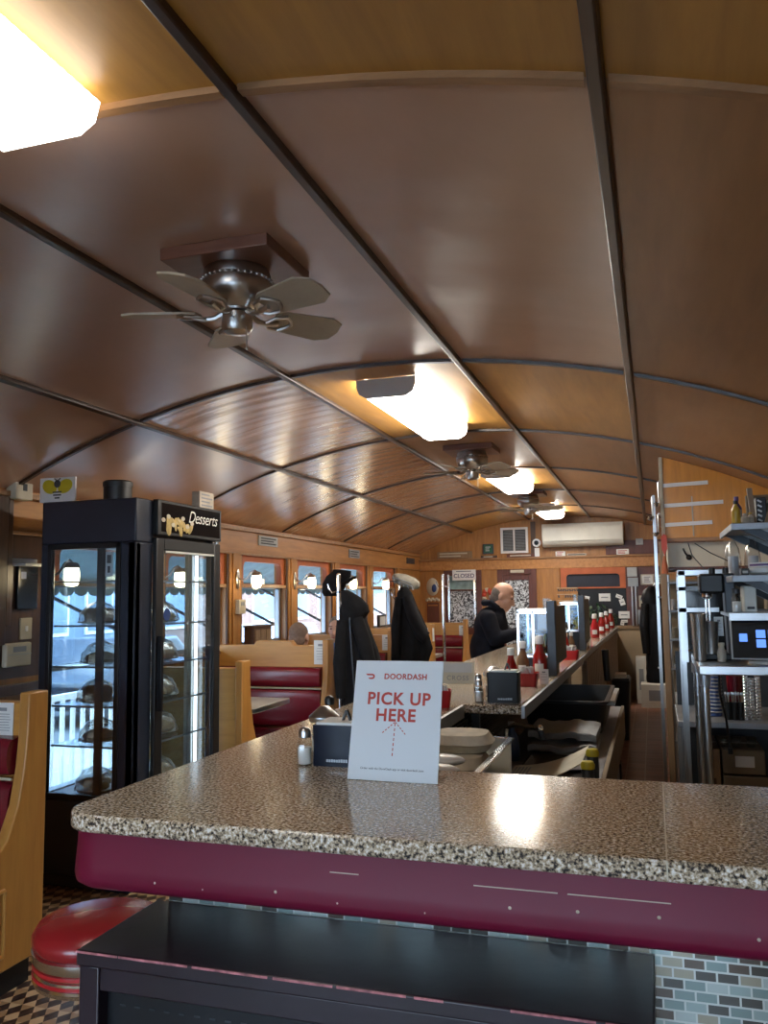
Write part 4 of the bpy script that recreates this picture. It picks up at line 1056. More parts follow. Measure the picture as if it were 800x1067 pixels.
def piecase(label, x0, x1, y0, y1, z0, z1, k):
    t = thing('pie_case', label, 'display case', ((x0 + x1) / 2, (y0 + y1) / 2, CT), 'glass pie cases on the counter')
    MB().box(x0 + .05, y0 + .05, CT, x1, y1 - .05, z0).build('base', 'black_satin', t)
    f = MB(); e = .012
    for x in (x0, x1 - e):
        for y in (y0, y1 - e): f.box(x, y, z0, x + e, y + e, z1)
    for z in (z0, z1 - e): f.box(x0, y0, z, x1, y0 + e, z + e).box(x0, y1 - e, z, x1, y1, z + e).box(x0, y0, z, x0 + e, y1, z + e).box(x1 - e, y0, z, x1, y1, z + e)
    f.box((x0 + x1) / 2 - .012, y0, z0, (x0 + x1) / 2, y0 + e, z1)
    f.build('frame', 'chrome', t)
    MB().box(x0 + .004, y0 + .004, z0 + .01, x1 - .004, y0 + .007, z1 - .01).build('front_glass', 'case_glass', t)
    MB().box(x0 + .004, y1 - .007, z0 + .01, x1 - .004, y1 - .004, z1 - .01).build('rear_glass', 'case_glass', t)
    MB().box(x0 + .004, y0 + .01, z0 + .01, x0 + .007, y1 - .01, z1 - .01).build('end_glass', 'case_glass', t)
    MB().box(x0, y0, z1, x1, y1, z1 + .01).build('top', 'steel', t)
    MB().box(x0 + .02, y0 + .02, (z0 + z1) / 2, x1 - .02, y1 - .02, (z0 + z1) / 2 + .005).build('shelf', 'case_glass', t)
    MB().prism([(x0 + .03, z0 + .02), (x0 + .15, z0 + .02), (x0 + .15, z0 + .13)], 'xz', y0 + .06, y0 + .14).build('pie_slice', 'mustard', t)
    MB().lathe([(.05, 0), (.06, .03), (.03, .05), (.002, .055)], (x1 - .08, y0 + .1, z0 + .02), 16).build('cupcake', 'cake_dark', t)
    # tall side upright standing at the service edge
    MB().box(x1 + .004, y0 - .3 * k, CT + .001, x1 + .05, y0 - .3 * k + .1, z1 + .06).build('side_upright', 'steel_dark', t, .004)
    MB().box(x1 - .04, y0 - .02, z1 + .01, x1 - .005, y0 + .08, z1 + .07).build('raised_end', 'case_glass', t)
    MB().box(x1 + .012, y0 - .3 * k + .1, CT + .05, x1 + .04, y1, z1 + .03).build('side_panel', 'steel_dark', t)
piecase('chrome and glass pie case beside the standing man', -.735, -.545, 4.75, 5.15, 1.145, 1.40, .8)
piecase('second glass pie case further along the counter', -.70, -.55, 6.7, 7.2, 1.20, 1.42, .5)
for k, (x, y) in enumerate(((-.60, 6.5), (-.64, 6.35))):
    ketchup(('jar of dark sauce beside the second pie case', 'second jar of sauce beside the second pie case')[k], x, y, .75, ('cake_dark', 'cream')[k], group='sauce jars by the second pie case')
# ------------------------------------------------------------------ people
def person_parts(t, head, hr, prims, voxel, skin='skin'):
    """head: centre; the whole body is one fused skin; clothes are separate shells"""
    return fuse(prims, 'body', skin, t, voxel, 2)
def head_prims(c, f, tilt=0., s=1.):
    """f = facing (unit, xy)"""
    c = Vector(c); f = Vector((f[0], f[1], 0)).normalized(); r = Vector((f.y, -f.x, 0)); u = Vector((0, 0, 1))
    q = Matrix.Rotation(-tilt, 3, r)        # nod forward
    f2 = q @ f; u2 = q @ u
    B = Matrix((r, f2, u2)).transposed()
    P = lambda a, b, d: c + r * a * s + f2 * b * s + u2 * d * s
    pr = [('e', P(0, -.012, .03), (.077 * s, .096 * s, .092 * s), B), ('e', P(0, .028, -.035), (.062 * s, .07 * s, .085 * s), B),
          ('e', P(0, .06, -.095), (.03 * s, .03 * s, .024 * s), B),
          ('c', P(0, .088, .012), P(0, .108, -.03), .011 * s, .017 * s), ('e', P(0, .085, -.068), (.028 * s, .014 * s, .011 * s), B),
          ('e', P(-.035, .078, .03), (.02 * s, .014 * s, .008 * s), B), ('e', P(.035, .078, .03), (.02 * s, .014 * s, .008 * s), B),
          ('e', P(.045, .055, -.02), (.02 * s, .025 * s, .02 * s), B), ('e', P(-.045, .055, -.02), (.02 * s, .025 * s, .02 * s), B)]
    for sd in (-1, 1): pr.append(('e', P(sd * .08, -.008, -.008), (.012 * s, .022 * s, .034 * s), B))
    pr.append(('c', P(0, -.02, -.06), P(0, -.04, -.17), .058 * s, .066 * s))
    return pr, P, B
def hand_prims(w, d, up, s=1.):
    """w wrist, d finger direction, up back-of-hand normal"""
    w = Vector(w); d = Vector(d).normalized(); up = Vector(up).normalized(); r = d.cross(up).normalized(); up = r.cross(d)
    B = Matrix((r, d, up)).transposed(); P = lambda a, b, e: w + (r * a + d * b + up * e) * s
    pr = [('e', P(0, .05, 0), (.042 * s, .056 * s, .017 * s), B), ('c', P(0, -.02, 0), P(0, .03, 0), .027 * s, .028 * s)]
    for k, (x, ln) in enumerate(((-.031, .062), (-.010, .074), (.011, .069), (.031, .053))):
        a, b, e = P(x, .09, 0), P(x * 1.06, .09 + ln * .5, -.008), P(x * 1.06, .09 + ln * .85, -.035)
        pr += [('c', a, b, .0095 * s, .0088 * s), ('c', b, e, .0088 * s, .0075 * s)]
    pr += [('c', P(-.035, .03, -.005), P(-.062, .062, -.014), .012 * s, .0105 * s), ('c', P(-.062, .062, -.014), P(-.06, .095, -.026), .0105 * s, .009 * s)]
    return pr
def face_details(t, P, B, s=1.):
    for sd in (-1, 1):
        e = MB().ell(P(sd * .032, .082, .012), (.011 * s, .007 * s, .006 * s), 12, 0, B).build('eye', 'eye', t)
    MB().ell(P(0, .096, -.068), (.024 * s, .004 * s, .003 * s), 12, 0, B).build('mouth', 'ink_red', t)
    for sd in (-1, 1): MB().ell(P(sd * .034, .088, .036), (.02 * s, .006 * s, .004 * s), 12, 0, B).build('eyebrow', 'hair_grey', t)
def hair_fringe(t, P, B, s=1., full=False, mat='hair_grey'):
    if mat == 'scalp':
        pr = [('e', P(0, -.02, .036), (.0785 * s, .0925 * s, .0885 * s), B), ('e', P(0, -.045, -.03), (.068 * s, .064 * s, .06 * s), B)]
    elif full:
        pr = [('e', P(0, -.024, .052), (.083 * s, .096 * s, .08 * s), B)]
    else:
        pr = [('e', P(0, -.028, .012), (.0775 * s, .085 * s, .082 * s), B), ('e', P(0, -.05, -.035), (.066 * s, .06 * s, .06 * s), B)]
    fuse(pr, 'hair', mat, t, .008, 2)
# seated bald diner, seen from behind
def seated(label, x, y, f, zs, cloth, tilt, hair, hd, full):
    t = thing('person', label, 'person', (x, y, 0))
    pr, P, B = head_prims((x, y + .02 * f, zs + .735 - hd), (0, f), tilt)
    sh = zs + .53 - hd
    body = list(pr)
    body += [('e', (x, y, zs + .42 - hd * .8), (.18, .115, .17)), ('e', (x, y, zs + .18), (.165, .125, .2)), ('e', (x, y + .03 * f, zs + .08), (.18, .14, .1))]
    wr = []
    for sd in (-1, 1):
        S = Vector((x + sd * .19, y, sh)); Eb = Vector((x + sd * .25, y + f * .08, zs + .25)); Wt = Vector((x + sd * .15, y + f * .31, zs + .335))
        body += [('c', S, Eb, .052, .042), ('c', Eb, Wt, .040, .027)] + hand_prims(Wt, (-sd * .25, f, -.02), (0, 0, 1))
        Hp = Vector((x + sd * .095, y + f * .03, zs + .07)); K = Vector((x + sd * .12, y + f * .46, zs + .06)); A = Vector((x + sd * .12, y + f * .28, .08))
        body += [('c', Hp, K, .082, .058), ('c', K, A, .054, .036), ('c', A, A + Vector((0, f * .15, -.045)), .036, .032)]
    b = fuse(body, 'body', 'skin', t, .0095, 2)
    sw = [('e', (x, y, zs + .42 - hd * .8), (.198, .13, .18)), ('e', (x, y, zs + .2), (.182, .14, .2)), ('c', (x, y - .02 * f, sh + .02), (x, y - .03 * f, sh + .075), .085, .068)]
    for sd in (-1, 1):
        S = Vector((x + sd * .19, y, sh)); Eb = Vector((x + sd * .25, y + f * .08, zs + .25)); Wt = Vector((x + sd * .165, y + f * .28, zs + .33))
        sw += [('c', S, Eb, .066, .055), ('c', Eb, Wt, .053, .042)]
    fuse(sw, 'shirt', cloth, t, .012, 3)
    tr = []
    for sd in (-1, 1):
        Hp = Vector((x + sd * .095, y + f * .03, zs + .07)); K = Vector((x + sd * .12, y + f * .46, zs + .06)); A = Vector((x + sd * .12, y + f * .28, .12))
        tr += [('c', Hp, K, .093, .07), ('c', K, A, .066, .055)]
    tr += [('e', (x, y + .02 * f, zs + .06), (.19, .15, .105))]
    fuse(tr, 'trousers', 'cloth_grey', t, .014, 2)
    for sd in (-1, 1): MB().ell((x + sd * .12, y + f * .34, .046), (.048, .12, .045), 16).build('shoe', 'black_plastic', t)
    face_details(t, P, B); hair_fringe(t, P, B, 1., full, 'hair_grey' if full else 'scalp')
seated('bald person seated in the booth with back to the camera', -2.80, 6.43, 1, .545, 'cloth_grey', .12, True, .115, False)
seated('person in blue shirt seated facing the camera, partly behind the coat', -2.88, 7.56, -1, .535, 'cloth_blue', .05, True, .085, True)
# standing man at the counter
t = thing('person', 'standing person in dark coat leaning to the counter by the pie case', 'person', (-1.42, 7.65, 0))
hx, hy = -1.40, 7.0
pr, P, B = head_prims((-1.305, 7.67, 1.475), (1, .05), .42, 1.04)
body = list(pr)
body += [('e', (-1.42, 7.65, 1.18), (.13, .185, .2)), ('e', (-1.45, 7.65, .98), (.125, .165, .2)), ('c', (-1.34, 7.65, 1.4), (-1.40, 7.65, 1.27), .06, .085)]
for sd in (-1, 1):
    S = Vector((-1.40, 7.65 + sd * .2, 1.30)); Eb = Vector((-1.33, 7.65 + sd * .245, 1.10)); Wt = Vector((-1.10, 7.65 + sd * .13, 1.16))
    body += [('c', S, Eb, .055, .045), ('c', Eb, Wt, .042, .028)] + hand_prims(Wt, (1, -sd * .2, -.12), (0, 0, 1))
    Hp = Vector((-1.45, 7.65 + sd * .09, .88)); K = Vector((-1.43, 7.65 + sd * .1, .48)); A = Vector((-1.47, 7.65 + sd * .1, .08))
    body += [('c', Hp, K, .085, .06), ('c', K, A, .056, .038), ('c', A, A + Vector((.15, 0, -.04)), .038, .032)]
fuse(body, 'body', 'skin', t, .0095, 2)
co_ = [('e', (-1.42, 7.65, 1.2), (.155, .205, .19)), ('e', (-1.46, 7.65, 1.0), (.16, .2, .22)), ('e', (-1.47, 7.65, .78), (.165, .21, .2)), ('c', (-1.37, 7.65, 1.345), (-1.39, 7.65, 1.28), .085, .115)]
for sd in (-1, 1):
    S = Vector((-1.41, 7.65 + sd * .2, 1.285)); Eb = Vector((-1.34, 7.65 + sd * .25, 1.10)); Wt = Vector((-1.13, 7.65 + sd * .145, 1.16))
    co_ += [('c', S, Eb, .08, .068), ('c', Eb, Wt, .064, .05)]
fuse(co_, 'coat', 'cloth_navy', t, .012, 3)
MB().tube([(-1.33, 7.57, 1.37), (-1.40, 7.55, 1.42), (-1.47, 7.60, 1.42), (-1.475, 7.65, 1.425), (-1.47, 7.70, 1.42), (-1.40, 7.75, 1.42), (-1.33, 7.73, 1.37)], [.022, .03, .03, .03, .03, .03, .022], 10).build('collar', 'cloth_navy', t)
tr = []
for sd in (-1, 1):
    Hp = Vector((-1.45, 7.65 + sd * .09, .88)); K = Vector((-1.43, 7.65 + sd * .1, .48)); A = Vector((-1.465, 7.65 + sd * .1, .12))
    tr += [('c', Hp, K, .096, .073), ('c', K, A, .069, .058)]
fuse(tr, 'trousers', 'cloth_grey', t, .014, 2)
for sd in (-1, 1): MB().ell((-1.40, 7.65 + sd * .1, .045), (.14, .048, .045), 16).build('shoe', 'black_plastic', t)
face_details(t, P, B, 1.04); hair_fringe(t, P, B, 1.04)

# ------------------------------------------------------------------ end wall: things hung on it
def flat(name, label, cat, x0, z0, x1, z1, mat, d=.02, y=YB, group=None, bev=.004):
    t = thing(name, label, cat, ((x0 + x1) / 2, y, z0), group)
    MB().box(x0, y - d, z0, x1, y, z1).build('panel', mat, t, bev)
    return t
def lines(t, x0, z0, x1, z1, y, n, mat='ink', nm='print', seed=1):
    m = MB(); rnd = random.Random(seed)
    for k in range(n):
        z = z1 - (z1 - z0) * (k + .5) / n; e = (x1 - x0) * .3 * rnd.random()
        m.box(x0, y - .0012, z - (z1 - z0) / n * .25, x1 - e, y, z + (z1 - z0) / n * .25)
    m.build(nm, mat, t)
t = thing('wall_vent', 'white framed grille high on the end wall, left of the air conditioner', 'vent', (-1.93, YB, 2.11))
m = MB(); bw(-2.14, 2.1, -1.73, 2.135, .03, 0, m); bw(-2.14, 2.45, -1.73, 2.485, .03, 0, m); bw(-2.14, 2.135, -2.105, 2.45, .03, 0, m); bw(-1.765, 2.135, -1.73, 2.45, .03, 0, m); bw(-1.95, 2.135, -1.925, 2.45, .03, 0, m)
m.build('frame', 'white', t, .004)
m = MB()
for k in range(14): m.obox((-1.935, YB - .012, 2.15 + .0215 * k), (.34, .02, .003), Matrix.Rotation(.6, 3, 'X'))
m.build('louvres', 'grey_enamel', t)
bw(-2.11, 2.13, -1.76, 2.455, .004).build('backing', 'ink', t)
t = thing('air_conditioner', 'long white wall air conditioner high on the end wall', 'air conditioner', (-.93, YB - .03, 2.13))
pf = [(0, 0), (-.12, 0), (-.19, .05), (-.215, .12), (-.215, .27), (-.19, .33), (0, .33)]
MB().loft([[(x, YB - .03 + a, 2.17 + b) for a, b in pf] for x in (-1.50, -.36)]).build('housing', 'off_white', t, .01)
MB().box(-1.42, YB - .222, 2.235, -.62, YB - .205, 2.245).build('vent_slot', 'ink', t)
MB().box(-1.47, YB - .248, 2.25, -.39, YB - .243, 2.44).build('front_cover', 'off_white', t, .003)
t = thing('security_camera', 'round white camera with black lens beside the air conditioner', 'camera', (-1.60, YB - .03, 2.15))
MB().cyl((-1.60, YB - .03, 2.24), (-1.60, YB - .09, 2.24), .06, n=28).build('housing', 'white', t)
MB().cyl((-1.60, YB - .09, 2.24), (-1.60, YB - .1, 2.24), .034, n=24).build('lens', 'black_gloss', t)
MB().box(-1.635, YB - .05, 2.04, -1.565, YB - .03, 2.17).build('mount', 'white', t, .004)
t = flat('exit_sign', 'small green framed sign on the end wall left of the grille', 'sign', -2.41, 2.10, -2.25, 2.25, 'steel_dark', .03)
bw(-2.39, 2.12, -2.27, 2.23, .034).build('face', 'green_sign', t); lines(t, -2.37, 2.135, -2.29, 2.215, YB - .034, 3, 'grey_light', 'symbol')
t = flat('wood_sign', 'long lettered wooden sign over the etched window', 'sign', -3.12, 2.045, -2.58, 2.15, 'wood_tan', .03, YB - .0)
lines(t, -3.08, 2.06, -2.62, 2.14, YB - .03, 2, 'cream', 'lettering', 8)
t = flat('lettered_strip', 'long dark strip of lettering on the ledge under the grille', 'sign', -2.05, 2.037, -1.64, 2.085, 'wood_red', .05); lines(t, -2.0, 2.045, -1.68, 2.08, YB - .05, 1, 'paper_tan')
t = flat('lettered_strip', 'small dark strip of lettering on the ledge under the green sign', 'sign', -2.44, 2.037, -2.2, 2.075, 'wood_dark', .05); lines(t, -2.4, 2.042, -2.25, 2.07, YB - .05, 1, 'paper_tan')
t = flat('notice_card', 'white card on the ledge under the air conditioner\'s camera end', 'paper', -1.33, 2.037, -1.19, 2.105, 'paper', .07); lines(t, -1.31, 2.045, -1.21, 2.1, YB - .07, 3, 'ink_red')
t = flat('notice_card', 'white card on the ledge below the kitchen end of the air conditioner', 'paper', -.47, 2.037, -.30, 2.115, 'paper', .07); lines(t, -.45, 2.045, -.32, 2.1, YB - .07, 3, 'ink_red')
t = flat('lettered_strip', 'long pale lettered strip on the ledge under the air conditioner', 'sign', -1.17, 2.037, -.89, 2.07, 'paper_tan', .06); lines(t, -1.15, 2.042, -.9, 2.066, YB - .06, 1, 'ink')
t = flat('wall_box', 'small grey box on the end wall past the air conditioner', 'box', -.2, 2.17, -.1, 2.26, 'grey_light', .05)
MB().cyl((-.15, YB - .05, 2.21), (-.15, YB - .06, 2.21), .02).build('button', 'grey_enamel', t)
t = flat('closed_sign', 'white closed sign hanging above the etched window', 'sign', -2.88, 1.71, -2.52, 1.87, 'white', .008, YB - .06)
text('lettering', 'CLOSED', .085, (-2.70, YB - .069, 1.775), FACE_Y, 'ink_blue', t, .001, 0, 1.02, .0012); lines(t, -2.82, 1.83, -2.58, 1.86, YB - .068, 1, 'ink_grey')
for x in (-2.955, -2.56): MB().box(x, YB - .062, .95, x + .03, YB - .05, 1.80).build('chrome_strip', 'chrome', bpy.data.objects['window_9'])
t = thing('wall_mask', 'cream face mask ornament with blue patch in the far left corner', 'ornament', (-3.2, YB - .03, 1.45))
MB().lathe([(.10, 0), (.10, .01), (.07, .03), (.02, .04), (.002, .041)], (-3.2, YB - .03, 1.62), 24, 0, FACE_Y, .95, 1.35).build('face', 'cream', t)
MB().lathe([(.04, .0), (.03, .01), (.002, .014)], (-3.17, YB - .065, 1.60), 16, 0, FACE_Y, 1, 1.6).build('patch', 'blue_plastic', t)
m = MB()
for k in range(7): m.ell((-3.29 + .03 * k, YB - .04, 1.42 + .015 * (k % 2)), .025, 10)
m.build('ruff', 'cream', t)
t = flat('mask_board', 'reddish board below the face mask', 'board', -3.29, 1.03, -3.1, 1.38, 'wood_red', .02, YB - .03); MB().box(-3.27, YB - .053, 1.33, -3.12, YB - .05, 1.35).build('rail', 'wood_orange', t)
t = thing('wall_decoration', 'red and white wreath ornament between etched window and door', 'ornament', (-2.33, YB - .05, 1.38))
m = MB(); m2 = MB()
for k in range(11):
    a = 2 * PI * k / 11; (m if k % 3 else m2).ell((-2.35 + .055 * math.cos(a), YB - .06, 1.46 + .10 * math.sin(a)), (.035, .02, .04), 12)
m.build('red_flowers', 'red_tag', t); m2.build('white_flowers', 'cream', t)
MB().ell((-2.24, YB - .06, 1.50), (.04, .02, .06), 12).build('bow', 'cream', t)
# menu board with pegs
t = thing('menu_board', 'orange wood board with rows of dark letters behind the pie cases', 'sign', (-1.17, YB - .1, 1.24))
MB().box(-1.33, YB - .09, 1.22, -1.03, YB - .05, 1.58).build('board', 'wood_orange', t, .004)
m = MB(); rnd = random.Random(11)
for r in range(4):
    for k in range(9):
        if rnd.random() < .85: m.obox((-1.30 + .033 * k, YB - .092, 1.27 + .09 * r), (.022, .004, .035), Matrix.Rotation(rnd.random() - .5, 3, 'Y'))
m.build('letters', 'ink', t)
for r in range(4): MB().box(-1.325, YB - .094, 1.298 + .09 * r, -1.035, YB - .09, 1.304 + .09 * r).build('rail', 'cream', t)
# dark noticeboard with papers
t = flat('notice_board', 'black board full of papers on the end wall by the kitchen aisle', 'board', -1.03, 1.03, -.36, 1.56, 'black_satin', .035)
bb = [(-.66, 1.43, .16, .11, 0), (-.46, 1.44, .09, .05, .4), (-.42, 1.36, .07, .09, -.3), (-.40, 1.18, .15, .10, 0), (-.40, 1.09, .09, .04, 0), (-.93, 1.43, .12, .05, .2), (-.97, 1.36, .09, .05, -.2), (-.43, 1.06, .05, .05, .2)]
pl = ['white paper at the top of the black board', 'small slanted slip beside the top paper on the black board', 'slanted note on the black board, top corner near the conduit', 'white sheet on the black board, lower near the conduit', 'small slip beneath the white sheet on the black board', 'pale slip on the black board above the plant', 'tan slip on the black board beside the pie case', 'round tag at the bottom corner of the black board']
for (x, z, w_, h_, a), lb in zip(bb, pl):
    n = thing('paper_note', lb, 'paper', (x, YB - .04, z - h_ / 2), 'papers on the black board')
    MB().obox((x, YB - .038, z), (w_, .004, h_), Matrix.Rotation(a, 3, 'Y')).build('sheet', 'paper', n)
    MB().obox((x, YB - .0405, z), (w_ * .6, .002, h_ * .15), Matrix.Rotation(a, 3, 'Y')).build('print', 'ink_grey', n)
t = thing('potted_plant', 'dark green trailing plant in front of the black notice board', 'plant', (-.72, 11.75, CT))
t.location.z = 1.02
MB().lathe([(.07, 0), (.10, .1), (.105, .11), (.09, .11), (.085, .09)], (-.74, 11.9, .98), 20).build('pot', 'black_satin', t)
m = MB(); rnd = random.Random(21)
for k in range(150):
    a = rnd.random() * 2 * PI; rr_ = .24 * math.sqrt(rnd.random()); z = 1.12 + .30 * rnd.random() * (1 - (rr_ / .3) ** 2)
    c = Vector((-.74 + rr_ * math.cos(a) * 1.1, 11.9 + rr_ * .8 * math.sin(a), z))
    R = Matrix.Rotation(a, 3, 'Z') @ Matrix.Rotation(.3 + rnd.random(), 3, 'Y')
    q = [(0, 0, 0), (.03, .022, .006), (.075, 0, 0), (.03, -.022, .006)]
    m.add([c + R @ Vector(p) for p in q] + [c + R @ (Vector(p) - Vector((0, 0, .003))) for p in q], [(0, 1, 2, 3), (7, 6, 5, 4), (0, 4, 5, 1), (1, 5, 6, 2), (2, 6, 7, 3), (3, 7, 4, 0)])
m.build('leaves', 'leaf', t)
m = MB()
for k in range(8): a = k * .8; m.tube([(-.74, 11.9, 1.05), (-.74 + .1 * math.cos(a), 11.9 + .1 * math.sin(a), 1.2), (-.74 + .2 * math.cos(a), 11.9 + .16 * math.sin(a), 1.25)], .004, 5)
m.build('stems', 'leaf', t)
MB().box(-.95, 11.75, .9, -.5, 12.46, .98).build('stand', 'wood_dark', t)
MB().box(-.93, 11.8, 0, -.52, 12.44, .9).build('stand_body', 'black_satin', t)
# electrical boxes and frames
t = flat('electrical_box', 'upper grey electrical box above the noticeboard corner', 'box', -.335, 1.72, -.2, 1.85, 'grey_light', .08, YB - .03, 'grey electrical boxes')
MB().box(-.32, YB - .113, 1.74, -.215, YB - .11, 1.83).build('cover', 'grey_light', t)
t = flat('electrical_box', 'lower grey electrical box directly under the other one', 'box', -.33, 1.58, -.19, 1.705, 'grey_enamel', .08, YB - .03, 'grey electrical boxes')
MB().box(-.315, YB - .113, 1.60, -.205, YB - .11, 1.69).build('cover', 'grey_enamel', t)
MB().cyl((-.28, YB - .06, 1.03), (-.28, YB - .06, 1.58), .014).cyl((-.23, YB - .06, 1.03), (-.23, YB - .06, 1.58), .014).build('conduit', 'nickel', t)
t = flat('framed_certificate', 'cream certificate in a pale frame beside the grey boxes', 'picture', -.16, 1.60, .03, 1.75, 'paper_tan', .02, YB - .03); bw(-.14, 1.615, .01, 1.735, .022, y=YB - .03).build('certificate', 'paper', t); lines(t, -.11, 1.63, -.02, 1.72, YB - .052, 4, 'ink_grey')
t = flat('paper_note', 'curled note beside the certificate near the pole', 'paper', .06, 1.61, .13, 1.74, 'paper_cream', .015, YB - .03); lines(t, .07, 1.63, .12, 1.72, YB - .045, 3, 'ink_grey')
t = flat('thermostat', 'cream thermostat under the certificate on the end wall', 'control', -.19, 1.29, -.13, 1.45, 'cream', .03, YB - .03); MB().box(-.175, YB - .062, 1.38, -.145, YB - .06, 1.42).build('display', 'ink_grey', t)
t = flat('breaker_box', 'blue-grey panel beside the hung puffer coat', 'box', -.21, 1.05, -.05, 1.25, 'steel_dull', .06, YB - .03); MB().box(-.19, YB - .094, 1.07, -.07, YB - .09, 1.23).build('cover', 'steel_dull', t)
# puffer coat, boxes below
t = thing('hung_coat', 'long black puffer coat hanging at the far end of the kitchen aisle', 'coat', (-.0, 10.5, .42))
rows = []
for k in range(27):
    u = k / 26; z = .44 + 1.0 * u
    w_ = .115 - .03 * max(0, u - .75) * 4 * .6
    pf_ = 1 + .07 * abs(math.sin(u * PI * 9))
    rows.append((z, .005 + .012 * math.sin(u * 3), 10.5, w_ * pf_, .10 * pf_, .04))
rows += [(1.46, -.01, 10.5, .07, .07, .03), (1.49, -.01, 10.5, .03, .03, 0)]
MB().loft(cloth_loft(rows, seed=1.4)).build('coat_body', 'cloth_puffer', t)
MB().loft(cloth_loft([(1.36, -.03, 10.44, .09, .07, .05), (1.43, -.035, 10.44, .10, .08, .05), (1.52, -.03, 10.45, .075, .07, .05), (1.57, -.01, 10.47, .03, .03, 0)], seed=.3)).build('hood', 'cloth_puffer', t)
for s in (-1, 1): MB().tube([(.0 + s * .09, 10.44, 1.36), (.0 + s * .115, 10.42, 1.1), (s * .10, 10.42, .78)], [.05, .055, .042], 12).build('sleeve', 'cloth_puffer', t)
MB().ell((.03, 10.385, .62), .012, 10).build('snap', 'white', t)
MB().tube([(0, 10.5, 1.49), (0, 10.5, 1.56), (.03, 10.5, 1.6)], .006).build('hook', 'steel', t)
def carton(name, label, x0, y0, z0, x1, y1, z1, mat, lid=None, group=None):
    t = thing(name, label, 'box', ((x0 + x1) / 2, (y0 + y1) / 2, z0), group)
    MB().box(x0, y0, z0, x1, y1, z1).build('carton', mat, t, .006)
    m = MB().box(x0 + .3 * (x1 - x0), y0 - .0015, z0 + .3 * (z1 - z0), x0 + .75 * (x1 - x0), y0, z0 + .75 * (z1 - z0)); m.build('print', lid or 'ink_grey', t)
    MB().box(x0 + .01, (y0 + y1) / 2 - .02, z1, x1 - .01, (y0 + y1) / 2 + .02, z1 + .001).build('tape', 'paper_tan', t)
carton('storage_box', 'white box on the floor under the puffer coat', -.2, 11.6, .0, .12, 11.95, .30, 'off_white', 'ink_grey')
carton('storage_box', 'narrow pale box standing beside the puffer coat on the end wall', -.26, 11.98, 0, -.13, 12.3, .62, 'off_white')
carton('storage_box', 'grey box behind the puffer coat, against the end wall', -.12, 12.0, .0, .15, 12.4, .68, 'grey_enamel')
# trash bins and broom on the service side of the counter
t = thing('trash_bin', 'black trash bin beside the counter in the aisle with a white lid paper', 'bin', (-.35, 9.4, 0))
MB().loft([[(x, y, z) for x, y in rrect(-.44 + e, 9.0 + e, -.26 - e, 9.5 - e, .03, 3)] for z, e in ((0, .03), (.6, 0))]).build('bin', 'black_plastic', t)
MB().box(-.43, 9.02, .60, -.27, 9.48, .62).build('rim', 'black_plastic', t)
MB().box(-.41, 9.05, .62, -.30, 9.3, .66).build('liner', 'white', t)
t = thing('broom', 'long handled black brush leaning on the service side of the counter', 'broom', (-.40, 7.2, 0))
MB().cyl((-.36, 7.2, .12), (-.395, 7.2, 1.04), .011).build('handle', 'wood_tan', t)
MB().cyl((-.385, 7.2, .78), (-.395, 7.2, 1.03), .025, .03).build('grip', 'black_plastic', t)
MB().box(-.42, 7.12, 0, -.30, 7.28, .13).build('brush_head', 'black_plastic', t)

# ------------------------------------------------------------------ lower service station behind the counter
t = thing('service_station', 'low stainless service unit behind the counter, under the black bus tub', 'counter', (-.5, 4.3, 0))
MB().box(-.725, 2.12, .70, -.235, 5.95, .735).build('work_top', 'steel_dull', t, .004)
MB().box(-.71, 2.15, .08, -.26, 5.9, .70).build('cabinet', 'steel_dark', t)
MB().box(-.235, 2.12, .55, -.215, 5.95, .742).build('side_rail', 'cardboard', t, .003)
MB().box(-.70, 2.17, 0, -.28, 5.88, .08).build('plinth', 'black_satin', t)
t = thing('bus_tub', 'large black plastic bus tub behind the counter', 'tub', (-.5, 5.2, .735))
def rr4(e, z): return [(x, y, z) for x, y in rrect(-.72 + e, 4.75 + e, -.265 - e, 5.6 - e, .04, 4)]
MB().loft([rr4(.03, .737), rr4(0, .895), rr4(-.012, .9), rr4(-.012, .912), rr4(.012, .912), rr4(.04, .745)]).build('tub', 'black_plastic', t)
MB().box(-.268, 4.85, .88, -.225, 5.5, .905).build('grey_ledge', 'grey_light', t)
def towel(label, x0, x1, y0, y1, z, n):
    t = thing('folded_towel', label, 'towel', ((x0 + x1) / 2, (y0 + y1) / 2, z), 'folded grey towels')
    rings = []
    for k in range(13):
        u = k / 12; x = x0 + (x1 - x0) * u
        e = .006 * math.sin(u * 9 + n) + .004 * math.sin(u * 23)
        rings.append([(x, y, zz + e * (1 if zz > z else 0)) for y, zz in [(y0, z + .006), (y0 - .006, z + .018), (y0, z + .036), (y1, z + .038), (y1 + .006, z + .02), (y1, z + .004)]])
    MB().loft(rings).build('cloth', 'towel', t, angle=60)
    MB().box(x1 - .09, y0 - .012, z + .004, x1 - .02, y0 - .006, z + .034).build('folded_end', 'towel', t)
towel('lower folded grey towel in front of the bus tub', -.60, -.28, 4.1, 4.5, .745, 0)
towel('upper folded grey towel in front of the bus tub', -.605, -.285, 4.16, 4.56, .798, 2)
t = thing('serving_tray', 'black tray with dish in front of the folded towels', 'tray', (-.42, 3.7, .735))
MB().loft([[(x, y, z) for x, y in rrect(-.57 + e, 3.35 + e, -.27 - e, 3.98 - e, .04, 4)] for z, e in ((.737, .02), (.765, 0), (.765, .01), (.742, .03))]).build('tray', 'black_plastic', t)
MB().lathe([(.02, .743), (.07, .748), (.085, .757), (.03, .75)], (-.36, 3.78, 0), 24).build('dish', 'steel_dull', t)
t = thing('menu_sheet', 'large printed menu lying open near the yellow-capped bottles', 'paper', (-.38, 3.18, .737))
n = 12
rings = []
